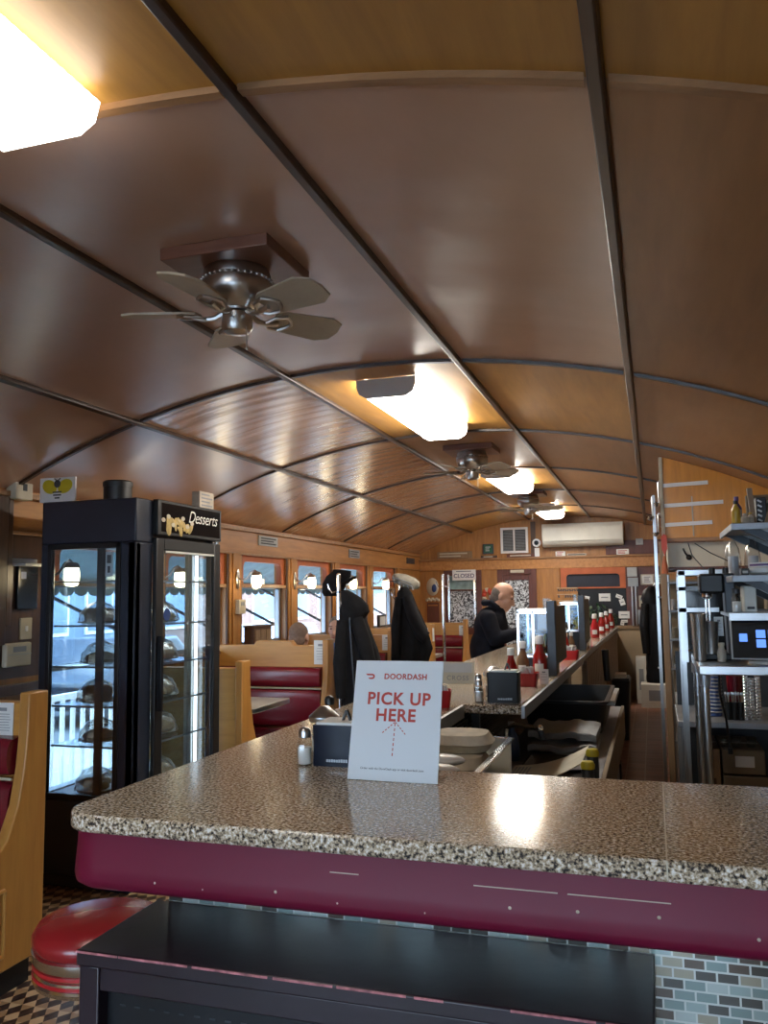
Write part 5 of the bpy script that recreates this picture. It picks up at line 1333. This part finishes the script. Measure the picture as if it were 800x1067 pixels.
for e in (0, .003):
    rings.append([(-.56 + .27 * i / n, 3.05, .742 + .10 * (i / n) ** 2 + e) for i in range(n + 1)])
v = []; 
for y in (3.22, 3.6):
    for e in (0, .003):
        v += [(-.58 + .30 * i / n, y + .06 * (i / n), .78 + .085 * (i / n) ** 2.2 + e) for i in range(n + 1)]
f = []
N = n + 1
for i in range(n):
    f += [(i, i + 1, 2 * N + i + 1, 2 * N + i), (N + i, 3 * N + i, 3 * N + i + 1, N + i + 1), (i, N + i, N + i + 1, i + 1), (2 * N + i, 2 * N + i + 1, 3 * N + i + 1, 3 * N + i)]
f += [(0, 2 * N, 3 * N, N), (n, N + n, 3 * N + n, 2 * N + n)]
MB().add(v, f).build('sheet', 'paper_cream', t)
m = MB()
for k in range(9): m.box(-.57 + .014 * k, 3.25, .7835 + .0004 * k, -.563 + .014 * k, 3.56, .7845 + .0006 * k)
m.build('print', 'ink_grey', t)
t = thing('menu_sheet', 'flat printed menu beside the steel bin behind the counter', 'paper', (-.52, 2.85, .737))
MB().box(-.66, 3.2, .768, -.50, 3.56, .772).build('sheet', 'paper_tan', t); m = MB()
for k in range(8): m.box(-.64, 3.23 + .035 * k, .772, -.52, 3.245 + .035 * k, .773)
m.build('print', 'ink_grey', t)
for k, (lb, y, z) in enumerate((('yellow-capped squeeze bottle standing at the end of the service unit', 3.32, .737), ('second yellow-capped bottle in front, half hidden by the counter', 3.08, .737))):
    t = L(thing('squeeze_bottle', lb, 'bottle', (-.243, y, z), 'yellow-capped bottles'))
    MB().lathe([(.02, 0), (.022, .01), (.022, .145), (.018, .15)], n=18).build('bottle', 'steel_dark', t)
    MB().lathe([(.024, .15), (.025, .165), (.02, .175), (.003, .178)], n=20).build('cap', 'yellow', t)
# steel drop-in bin with take-away boxes
t = thing('steel_bin', 'stainless drop-in bin behind the counter, right of the pick up sign', 'bin', (-.62, 2.63, .735))
X0, X1, Y0, Y1, ZT = -.735, -.488, 2.25, 2.95, 1.0
MB().box(X0, Y0, .737, X1, Y1, .745).box(X0, Y0, .745, X0 + .008, Y1, ZT).box(X1 - .008, Y0, .745, X1, Y1, ZT).box(X0, Y0, .745, X1, Y0 + .008, ZT).box(X0, Y1 - .008, .745, X1, Y1, ZT).build('pan', 'steel', t)
MB().box(X1 - .012, Y0, ZT, X1 + .012, Y1, ZT + .006).box(X0, Y1 - .01, ZT, X1, Y1 + .012, ZT + .006).build('rim', 'chrome', t, .002)
def clam(label, c, L_, W_, h, rz, rx=0., mat='pulp'):
    t = L(thing('takeout_box', label, 'box', c, 'paper takeaway boxes', rz))
    def oval(k, z): return [(u * k, v * k, z) for u, v in rrect(-L_ / 2, -W_ / 2, L_ / 2, W_ / 2, W_ * .35, 6)]
    MB().loft([oval(.86, 0), oval(1, h * .42), oval(1.04, h * .46)]).build('base', mat, t)
    MB().loft([oval(1.04, h * .47), oval(.97, h * .6), oval(.84, h * .95), oval(.6, h)]).build('lid', mat, t)
clam('lowest crumpled takeaway box in the steel bin', (-.612, 2.64, .87), .205, .26, .07, 0)
clam('middle takeaway box in the steel bin', (-.612, 2.65, .944), .205, .25, .06, .02)
clam('topmost long cream takeaway box in the steel bin', (-.606, 2.70, 1.007), .20, .20, .055, .05)
m = MB()
t = thing('paper_bag', 'crumpled pulp paper sleeve at the front of the steel bin', 'bag', (-.62, 2.42, .75))
MB().loft(cloth_loft([(.747, -.61, 2.37, .10, .10, .03), (.85, -.61, 2.37, .105, .11, .06), (.93, -.61, 2.38, .10, .10, .09), (.965, -.61, 2.38, .06, .06, .1)], seed=2.3)).build('bag', 'pulp', t); MB().box(-.66, 2.30, .80, -.56, 2.303, .84).build('fold', 'paper_tan', t)
for k, (lb, y, z) in enumerate((('upper white plastic scoop beside the steel bin rim', 2.36, 1.035), ('lower white plastic scoop under the other one', 2.29, 1.022))):
    t = thing('scoop', lb, 'scoop', (-.60, y, z), 'white plastic scoops')
    MB().ell((-.585, y, z), (.065, .035, .016), 18).build('bowl', 'white', t)
    MB().tube([(-.64, y, z), (-.71, y - .01, z + .008)], .008).build('handle', 'black_plastic' if k == 0 else 'white', t)
# pipe arm under the far counter end
t = thing('spray_arm', 'chrome pipe arm under the end of the far counter', 'tap', (-.52, 3.62, .735))
MB().tube([(-.62, 3.62, .737), (-.62, 3.62, .93), (-.58, 3.6, .95), (-.47, 3.56, .945)], .010).ell((-.47, 3.56, .945), .016).build('pipe', 'chrome', t)
MB().cyl((-.47, 3.56, .945), (-.455, 3.55, .90), .011, .014).build('nozzle', 'steel_dark', t)
t = thing('detergent_bottle', 'blue bottle standing under the far counter end', 'bottle', (-.545, 3.75, .735))
MB().lathe([(.035, .737), (.037, .78), (.03, .84), (.014, .87), (.014, .89)], (-.65, 3.95, 0), 20).build('bottle', 'blue_plastic', t); MB().cyl((-.65, 3.95, .89), (-.65, 3.95, .91), .016).build('cap', 'white', t)
# ------------------------------------------------------------------ kitchen side on the right
BY = 6.0
t = thing('wood_bulkhead', 'varnished amber wood panel above the kitchen with white strips', 'panel', (.47, BY, 1.85))
pts = [(.085, 1.85), (XR - .01, 1.85)] + [(x, zc(x) - .004) for x in (XR - .01, .7, .55, .4, .25, .085)]
MB().prism(pts, 'xz', BY, BY + .03).build('panel', 'wood_amber', t)
MB().box(.085, BY - .008, 1.835, XR - .01, BY + .04, 1.86).build('bottom_trim', 'strip_oak', t, .003)
MB().box(.075, BY - .012, 1.85, .098, BY + .04, zc(.085) - .01).build('edge_trim', 'cream', t, .003)
for z, x1, d in ((2.225, .385, .008), (2.088, .475, .01), (1.955, .40, .008)):
    MB().obox(((.10 + x1) / 2, BY - .006, z), (x1 - .10, .006, .026), Matrix.Rotation(-.03, 3, 'Y')).build('white_strip', 'white', t)
MB().box(.275, BY - .003, 1.87, .283, BY, 2.14).build('seam', 'cream', t)
t = thing('exhaust_hood', 'cream hood panel under the amber bulkhead', 'hood', (.47, 6.3, 1.66))
MB().prism([(6.045, 1.83), (6.7, 1.83), (6.7, 1.66), (6.07, 1.66)], 'yz', .11, XR - .01).build('hood', 'hood_panel', t)
MB().box(.11, 6.05, 1.645, XR - .01, 6.7, 1.665).build('lower_rail', 'wood_red', t, .003)
MB().tube([(.2, 6.08, 1.82), (.22, 6.03, 1.76), (.24, 6.05, 1.73)], .006).ell((.245, 6.06, 1.73), .02).build('hanging_lamp', 'black_plastic', t)
m = MB().tube([(.24, 5.96, 1.82), (.26, 5.96, 1.74), (.32, 5.95, 1.66), (.4, 5.94, 1.60)], .0035, 5).tube([(.28, 5.96, 1.82), (.38, 5.96, 1.75), (.55, 5.95, 1.66)], .0035, 5)
m.build('cable', 'ink', t)
t = thing('tan_post', 'tan wooden post under the left edge of the amber bulkhead', 'post', (.075, BY, 0))
MB().box(.055, BY - .02, 0, .095, BY + .02, 1.84).build('post', 'wood_tan', t, .004)
MB().box(.05, BY - .025, 0, .1, BY + .025, .08).build('foot', 'wood_dark', t)
t = thing('steel_post', 'slim steel post beside the puffer coat', 'post', (.03, 6.4, 0))
MB().box(.022, 6.38, 0, .044, 6.41, 2.2).build('post', 'steel', t); MB().cyl((.033, 6.37, 1.46), (.09, 6.37, 1.46), .006).build('arm', 'steel', t)
# ladles and tag hung on the bulkhead edge
def ladle(label, x, z, ln, cup):
    t = L(thing('ladle', label, 'utensil', (x, BY - .04, z), 'steel utensils hung on the bulkhead edge'))
    MB().tube([(0, 0, 0), (0, -.004, -ln * .5), (0, 0, -ln)], .006, 8).build('handle', 'steel', t)
    MB().lathe([(.004, -cup), (cup * .7, -cup * .7), (cup, 0), (cup * .9, 0), (cup * .6, -cup * .6)], (-cup * .5, 0, -ln), 18).build('bowl', 'chrome', t)
    MB().tube([(0, 0, 0), (.006, 0, .012), (.012, 0, .004)], .003, 6).build('hook', 'steel', t)
ladle('highest steel ladle hung on the edge of the bulkhead', .066, 2.24, .14, .026)
ladle('middle steel ladle hung on the edge of the bulkhead', .022, 2.14, .13, .03)
ladle('lowest steel ladle hung on the edge of the bulkhead', .055, 2.02, .12, .03)
t = thing('red_tag', 'red tag hanging at the lower corner of the amber bulkhead', 'tag', (.088, BY - .03, 1.75))
MB().prism([(.07, 1.79), (.088, 1.74), (.106, 1.79), (.106, 1.87), (.088, 1.89), (.07, 1.87)], 'xz', BY - .045, BY - .038).build('tag', 'red_tag', t); MB().tube([(.088, BY - .04, 1.89), (.088, BY - .03, 1.93)], .003, 5).build('string', 'cream', t)
t = thing('pot_holder', 'orange-red cloth hanging below the red tag', 'cloth', (.085, BY - .03, 1.62))
MB().loft(cloth_loft([(1.62, .085, BY - .045, .022, .01, .1), (1.68, .085, BY - .045, .018, .01, .08), (1.74, .085, BY - .045, .006, .005, 0)], 16, 1)).build('cloth', 'orange_red', t); MB().tube([(.085, BY - .045, 1.735), (.085, BY - .03, 1.76)], .003, 5).build('loop', 'cream', t)

# stainless work table with the shake machine and the order screen
t = thing('steel_table', 'stainless work table on round legs holding the order screen', 'table', (.51, 3.95, 0))
MB().box(.162, 3.6, 1.168, XR - .01, 4.3, 1.205).build('table_top', 'steel', t, .004)
for x, y in ((.182, 3.63), (.182, 4.25), (.80, 3.63), (.80, 4.25)):
    lg_ = MB().cyl((x, y, .04), (x, y, 1.168), .0165, n=18).build('leg', 'steel', t)
    MB().lathe([(.022, 0), (.022, .02), (.0165, .05)], (x, y, 0), 16).build('foot', 'steel_dull', lg_)
    MB().cyl((x, y, 1.12), (x, y, 1.168), .024, n=18).build('socket', 'steel_dull', lg_)
t = thing('order_screen', 'black order screen with blue buttons on the steel table', 'screen', (.43, 3.72, 1.205))
Rm = Matrix.Rotation(-.12, 3, 'X'); cc = Vector((.43, 3.70, 1.305))
MB().obox(cc, (.275, .018, .165), Rm).build('bezel', 'grey_light', t, .004)
sc_ = MB().obox(cc + Rm @ Vector((0, -.0095, 0)), (.263, .002, .153), Rm).build('display', 'screen', t)
for x, z, w_ in ((-.09, .005, .03), (-.025, .02, .035), (-.025, -.018, .035), (.02, .02, .035), (.02, -.018, .035)):
    MB().obox(cc + Rm @ Vector((x, -.0108, z)), (w_, .0008, .032), Rm).build('button', 'screen_blue', sc_)
MB().lathe([(.075, 0), (.07, .012), (.03, .018), (.02, .04)], (.43, 3.74, 1.205), 24, 0, None, 1, .8).build('stand', 'grey_light', t)
t = thing('milkshake_mixer', 'milkshake mixer with black head, dark column and steel spindle', 'mixer', (.27, 3.95, 1.205))
MB().box(.19, 3.86, 1.207, .345, 4.05, 1.235).build('base', 'black_satin', t, .006)
MB().prism([(.298, 1.23), (.345, 1.23), (.335, 1.575), (.29, 1.575)], 'xz', 3.88, 4.0).build('column', 'steel_dark', t, .006)
MB().box(.192, 3.875, 1.49, .293, 4.0, 1.575).build('head', 'black_plastic', t, .01)
for x in (.25, .305): MB().cyl((x, 3.93, 1.575), (x, 3.93, 1.60), .013).build('knob', 'black_plastic', t)
MB().lathe([(.02, 1.49), (.022, 1.475), (.012, 1.465)], (.225, 3.93, 0), 16).cyl((.218, 3.93, 1.47), (.218, 3.93, 1.31), .0045).cyl((.232, 3.93, 1.47), (.232, 3.93, 1.31), .0045).build('spindle', 'chrome', t)
MB().lathe([(.012, 1.308), (.016, 1.304), (.016, 1.30), (.004, 1.298)], (.225, 3.93, 0), 14).build('agitator', 'black_plastic', t)
def cup(label, x, y, z, r, h, stripe=False, g='steel malt cups', mat='steel'):
    t = L(thing('steel_cup', label, 'cup', (x, y, z), g))
    MB().lathe([(r * .72, 0), (r * .74, .004), (r * .97, h * .97), (r * 1.03, h), (r * .95, h * .985), (r * .7, .008)], n=28).build('cup', mat, t)
    if stripe: MB().box(-.004, -r * .98, .01, .012, -r * .80, h * .95).build('stripe', 'black_plastic', t)
cup('tall steel malt cup with black stripe beside the milkshake mixer', .178, 3.80, 1.207, .034, .20, False)
cup('steel malt cup standing under the mixer spindle', .228, 3.84, 1.236, .033, .135)
card('recipe_card', 'white card leaning behind the malt cup on the steel table', 'paper', (.262, 3.86, 1.31), .035, .08, 3)
t = L(thing('sauce_bottle', 'grey-brown bottle between the malt cup and the order screen', 'bottle', (.262, 3.78, 1.207)))
MB().lathe([(.017, 0), (.018, .04), (.012, .055), (.011, .068)], n=16).build('bottle', 'paper_tan', t); MB().lathe([(.013, .066), (.013, .078), (.002, .08)], n=14).build('cap', 'cream', t)
t = thing('cup_rack', 'stainless rack frame with ledges behind the milkshake mixer', 'rack', (.2, 4.4, 0))
MB().box(.118, 4.34, 1.16, .152, 4.37, 1.60).build('upright', 'steel', t)
MB().box(.118, 4.34, 1.575, .50, 4.6, 1.605).build('top_ledge', 'steel', t, .003)
MB().box(.118, 4.34, 1.50, .30, 4.55, 1.525).build('second_ledge', 'grey_enamel', t, .003)
MB().box(.118, 4.34, 1.40, .3, 4.37, 1.42).build('rail', 'steel', t)
MB().box(.155, 4.5, 1.21, .42, 4.53, 1.5).build('back_plate', 'black_gloss', t)
MB().box(.12, 4.37, .30, .15, 4.6, .33).build('foot_rail', 'steel', t)
MB().box(.118, 4.57, .0, .148, 4.6, 1.6).box(.126, 4.35, .0, .142, 4.366, 1.16).build('leg', 'steel', t)
# wall shelves above the table
def shelf(label, z, y0=3.6, y1=4.2, x0=.312):
    t = thing('wall_shelf', label, 'shelf', ((x0 + XR) / 2, (y0 + y1) / 2, z - .03), 'steel wall shelves')
    MB().box(x0, y0, z - .012, XR - .001, y1, z).build('board', 'steel', t, .002)
    MB().box(x0, y0 - .004, z - .024, XR - .001, y0 + .006, z + .003).box(x0 - .003, y0, z - .024, x0 + .006, y1, z + .003).build('edge', 'steel_dull', t, .002)
    for y in (y0 + .02, y1 - .05):
        MB().prism([(x0 + .02, z - .014), (XR - .004, z - .014), (XR - .004, z - .27), (XR - .06, z - .27)], 'xz', y, y + .004).build('bracket', 'grey_light', t)
        MB().prism([(x0 + .02, z - .014), (x0 + .09, z - .014), (XR - .004, z - .25), (XR - .004, z - .29)], 'xz', y - .006, y + .03).build('bracket_flange', 'steel_dark', t)
shelf('highest steel wall shelf, with bottles and boards on it', 1.765)
shelf('second steel wall shelf, with white plates on it', 1.558, 3.6, 4.2, .305)
t = thing('wall_shelf', 'lowest steel wall shelf, just above the order screen', 'shelf', (.57, 3.9, 1.38), 'steel wall shelves')
MB().box(.288, 3.66, 1.395, XR - .001, 4.1, 1.408).build('board', 'steel', t, .002)
MB().box(.288, 3.656, 1.38, XR - .001, 3.668, 1.412).build('edge', 'steel', t, .002)
MB().prism([(.5, 1.394), (XR - .004, 1.394), (XR - .004, 1.22)], 'xz', 4.05, 4.055).build('bracket', 'grey_light', t)
def btl(name, label, x, y, z, r, h, mat, cap, lab=None, g=None):
    t = L(thing(name, label, 'bottle', (x, y, z), g))
    MB().lathe([(r * .9, 0), (r, .004), (r, h * .62), (r * .4, h * .8), (r * .4, h * .86)], n=20).build('bottle', mat, t)
    MB().lathe([(r * .48, h * .85), (r * .48, h), (.001, h)], n=16).build('cap', cap, t)
    if lab: MB().lathe([(r * 1.02, h * .12), (r * 1.02, h * .55)], n=20).build('label', lab, t)
btl('sauce_bottle', 'yellow-labelled bottle with black cap at the edge of the top shelf', .335, 3.66, 1.769, .017, .095, 'mustard', 'black_plastic', 'mustard')
btl('sauce_bottle', 'purple bottle leaning behind the yellow one on the top shelf', .352, 3.80, 1.769, .02, .125, 'purple', 'purple', 'grey_light')
btl('spice_jar', 'cream jar beside the purple bottle on the top shelf', .372, 3.70, 1.769, .016, .045, 'cream', 'off_white')
btl('spice_jar', 'second cream jar before the wooden slat on the top shelf', .395, 3.72, 1.769, .014, .05, 'cream', 'mustard')
t = thing('wooden_crate', 'brown wooden board and slats standing on the top shelf', 'board', (.56, 4.0, 1.765))
MB().box(.42, 4.1, 1.768, XR - .03, 4.13, 1.93).build('board', 'cardboard', t, .003)
MB().obox((.405, 3.75, 1.845), (.02, .02, .155), Matrix.Rotation(-.08, 3, 'Y')).build('slat', 'wood_tan', t)
MB().obox((.475, 3.72, 1.838), (.018, .018, .15), Matrix.Rotation(.3, 3, 'Y')).build('slat', 'wood_tan', t)
for x in (.445, .505):
    t = thing('menu_binder', 'black binder with white markings on the top shelf, %s' % ('between the two slats' if x < .47 else 'past the leaning slat'), 'binder', (x, 3.85, 1.765), 'black binders')
    MB().box(x - .02, 3.78, 1.768, x + .02, 4.0, 1.885).build('cover', 'black_plastic', t, .003)
    m = MB()
    for k in range(5): m.obox((x - .006, 3.779, 1.79 + .02 * k), (.018, .002, .007), Matrix.Rotation(.5, 3, 'Y'))
    m.build('marking', 'white', t)
t = L(thing('plate_stack', 'white plates with a purple roll on the second shelf', 'plates', (.445, 3.75, 1.561)))
MB().lathe([(.05, 0), (.066, .012), (.07, .03), (.06, .032), (.045, .02)], n=30).build('plates', 'white', t)
MB().lathe([(.058, .034), (.06, .036), (.06, .052), (.03, .054), (.028, .04)], n=26).build('roll', 'white', t)
MB().lathe([(.0605, .038), (.0605, .047)], n=26).build('roll_label', 'purple', t)
t = thing('black_clip', 'small black clip box on the second shelf beside the plates', 'box', (.36, 3.7, 1.561)); MB().box(.345, 3.68, 1.561, .375, 3.74, 1.59).build('case', 'black_plastic', t, .003); MB().box(.35, 3.678, 1.57, .37, 3.68, 1.58).build('print', 'grey_light', t)
for k, (x, lb) in enumerate(((.352, 'clear plastic bag of lids at the near end of the second shelf'), (.435, 'second clear plastic bag behind the black clip box'))):
    t = thing('plastic_bag', lb, 'bag', (x, 3.95, 1.561), 'clear plastic bags')
    MB().loft(cloth_loft([(1.563, x, 4.09, .03, .06, .06), (1.62, x, 4.09, .036, .07, .1), (1.69, x, 4.09, .028, .05, .12), (1.73, x, 4.09, .008, .02, .1)], 24, k)).build('bag', 'bag_plastic', t)
    MB().lathe([(.022, 0), (.022, .09), (.002, .09)], (x, 4.09, 1.565), 18).build('lids', 'white', t)
t = L(thing('glass_jar', 'glass jar with white contents on the lowest wall shelf', 'jar', (.325, 3.72, 1.411)))
MB().lathe([(.018, 0), (.02, .01), (.02, .06), (.013, .072), (.013, .08)], n=20).build('jar', 'clear', t); MB().lathe([(.017, .003), (.017, .045), (.002, .046)], n=16).build('contents', 'salt', t); MB().lathe([(.015, .078), (.016, .095), (.002, .1)], n=16).build('lid', 'steel_dark', t)
t = thing('wall_device', 'off-white box device on the lowest wall shelf beside the glass jar', 'box', (.375, 3.75, 1.411))
MB().box(.352, 3.70, 1.411, .40, 3.85, 1.52).build('case', 'off_white', t, .006); MB().box(.362, 3.698, 1.425, .39, 3.70, 1.435).build('slot', 'ink', t)
# low shelf unit under and behind the table
t = thing('steel_shelf_unit', 'steel undershelf unit behind the round-legged table', 'shelf', (.48, 4.85, 0))
MB().box(.095, 4.62, .81, XR - .01, 5.3, .84).build('shelf', 'steel_dull', t, .003)
MB().box(.095, 4.62, .10, XR - .01, 5.3, .125).build('lower_shelf', 'steel_dark', t, .003)
MB().box(.11, 5.27, .125, XR - .01, 5.285, .81).box(.11, 5.27, .84, XR - .01, 5.285, 1.15).build('back_panel', 'steel_dark', t)
for x, y in ((.115, 4.65), (.115, 5.26), (.82, 4.65), (.82, 5.26)): MB().cyl((x, y, 0), (x, y, .81), .014).build('leg', 'steel_dull', t)
t = thing('cup_tower', 'tall stack of clear blue plastic cups on the undershelf', 'cups', (.285, 4.85, .84))
MB().lathe([(.035, .843), (.036, 1.12), (.03, 1.13), (.002, 1.13)], (.29, 4.85, 0), 20).build('cups', 'blue_plastic', t)
m = MB()
for k in range(14): m.lathe([(.036, 0), (.039, .004), (.036, .008)], (.29, 4.85, .86 + .019 * k), 20)
m.build('rims', 'grey_light', t)
t = thing('cup_tower', 'tall stack of white paper cups next to the blue cups on the undershelf', 'cups', (.235, 4.95, .84))
MB().lathe([(.03, .843), (.032, 1.1), (.002, 1.1)], (.225, 4.95, 0), 20).build('cups', 'grey_light', t)
m = MB()
for k in range(14): m.lathe([(.032, 0), (.034, .004), (.032, .008)], (.225, 4.95, .86 + .017 * k), 18)
m.build('rims', 'white', t)
for k, x in enumerate((.345, .375, .405)):
    t = L(thing('cutlery_jar', 'black jar of cutlery on the undershelf, ' + ('beside the blue cups', 'between the other two cutlery jars', 'beside the steel tubes')[k], 'jar', (x, 4.72, .841), 'black cutlery jars'))
    MB().lathe([(.016, 0), (.017, .09), (.015, .09), (.014, .01)], n=16).build('jar', 'black_plastic', t)
    m = MB(); rnd = random.Random(k)
    for q in range(5):
        a = rnd.random() * 6; m.tube([(.006 * math.cos(a), .006 * math.sin(a), .02), (.012 * math.cos(a), .012 * math.sin(a), .12 + .02 * rnd.random())], .0025, 5).ell((.012 * math.cos(a), .012 * math.sin(a), .13), (.005, .003, .012), 8)
    m.build('cutlery', 'steel', t)
t = thing('red_cup', 'dark red plastic cup standing behind the cutlery jars', 'cup', (.40, 4.95, .84))
MB().lathe([(.034, .843), (.045, 1.09), (.042, 1.09), (.03, .85)], (.40, 4.95, 0), 22).build('cup', 'vinyl_red', t); MB().lathe([(.046, 1.085), (.047, 1.092), (.044, 1.094)], (.40, 4.95, 0), 22).build('rim', 'red_plastic', t)
for k, (x, h, lb) in enumerate(((.435, .28, 'tallest shiny steel tube of stacked cups on the undershelf'), (.462, .21, 'middle steel tube of stacked cups on the undershelf'), (.492, .27, 'steel tube of stacked cups at the picture edge of the undershelf'))):
    t = L(thing('steel_tube_stack', lb, 'cups', (x, 4.75, .841), 'stacks of steel cups'))
    MB().lathe([(.0125, 0), (.013, h), (.002, h)], n=18).build('cups', 'steel', t)
    m = MB()
    for q in range(int(h / .016)): m.lathe([(.013, 0), (.0148, .003), (.013, .006)], (0, 0, .01 + .016 * q), 18)
    m.build('rims', 'chrome', t)
t = thing('power_cable', 'black power cable hanging down in front of the undershelf', 'cable', (.29, 4.5, .7))
MB().tube([(.285, 4.32, 1.165), (.29, 4.45, 1.0), (.32, 4.55, .87), (.335, 4.6, .72)], .006, 8).build('cable', 'black_plastic', t); MB().cyl((.335, 4.6, .72), (.336, 4.6, .69), .012).build('plug', 'black_plastic', t)
carton('storage_crate', 'tan wooden crate under the steel undershelf', .20, 4.66, .127, .29, 5.1, .70, 'wood_tan', 'wood_dark')
carton('storage_crate', 'top grey drawer box under the steel undershelf', .30, 4.66, .58, .50, 5.1, .70, 'cardboard', 'white', 'grey boxes under the undershelf')
carton('storage_crate', 'middle grey box under the steel undershelf', .30, 4.66, .40, .51, 5.1, .57, 'cardboard', 'ink_grey', 'grey boxes under the undershelf')
carton('storage_crate', 'lowest grey box under the steel undershelf', .30, 4.66, .127, .51, 5.1, .39, 'cardboard', 'ink_grey', 'grey boxes under the undershelf')
for k, x in enumerate((.315, .375, .445)):
    t = L(thing('glass_dish', 'stack of small glass dishes on the grey boxes, ' + ('over the crate side', 'in the middle', 'at the picture edge')[k], 'dishes', (x, 4.74, .702), 'glass dishes on the grey boxes'))
    MB().lathe([(.02, 0), (.028, .03), (.025, .03), (.018, .006)], n=18).build('dish', 'clear', t); MB().lathe([(.02, .03), (.028, .055), (.025, .055), (.018, .034)], n=18).build('top_dish', 'clear', t)
# rack of glasses further back along the wall
t = thing('back_rack', 'tall steel rack with crockery beyond the tan post', 'rack', (.16, 7.0, 0))
for x in (.12, .22): MB().cyl((x, 6.9, 0), (x, 6.9, 1.63), .01).build('upright', 'steel', t)
for z in (.35, .62, .9, 1.12, 1.34, 1.56): MB().box(.10, 6.88, z, XR - .02, 7.3, z + .015).build('shelf', 'steel_dull', t)
MB().box(.1, 7.3, .2, XR - .02, 7.32, 1.6).build('back_panel', 'beige_panel', t)
k = 0
kinds = [('white', 'white'), ('steel', 'steel'), ('cream', 'cream'), ('red', 'red_plastic'), ('clear', 'clear'), ('dark', 'black_plastic')]
for zi, z in enumerate((.635, .915, 1.135, 1.355)):
    for xi, x in enumerate((.145, .205, .265)):
        nm, mt = kinds[(zi * 3 + xi * 2 + zi) % 6]
        r = .024 + .004 * ((zi + xi) % 3)
        t = L(thing('crockery', '%s mug on the %s shelf of the tall back rack, %s' % (nm, ('second', 'third', 'fourth', 'fifth')[zi], ('at the aisle end', 'second from the aisle', 'third from the aisle')[xi]), 'mug', (x, 7.0, z + .001), 'crockery on the back rack'))
        MB().lathe([(r * .85, 0), (r, .01), (r, .085), (r * .92, .085), (r * .88, .01)], n=18).build('mug', mt, t)
        MB().tube([(0, -r, .02), (.004, -r - .02, .03), (.004, -r - .02, .06), (0, -r, .07)], .004, 6).build('handle', mt, t)
t = thing('serving_cart', 'low dark equipment cart below the tall back rack beside the aisle', 'cart', (.2, 8.2, 0))
MB().box(.12, 7.6, .12, .6, 8.6, .72).build('body', 'steel_dark', t, .01); MB().box(.1, 7.58, .72, .62, 8.62, .75).build('top', 'steel', t, .004)
for x in (.17, .55):
    for y in (7.7, 8.5): MB().cyl((x - .015, y, .055), (x + .015, y, .055), .055).build('wheel', 'black_plastic', t)
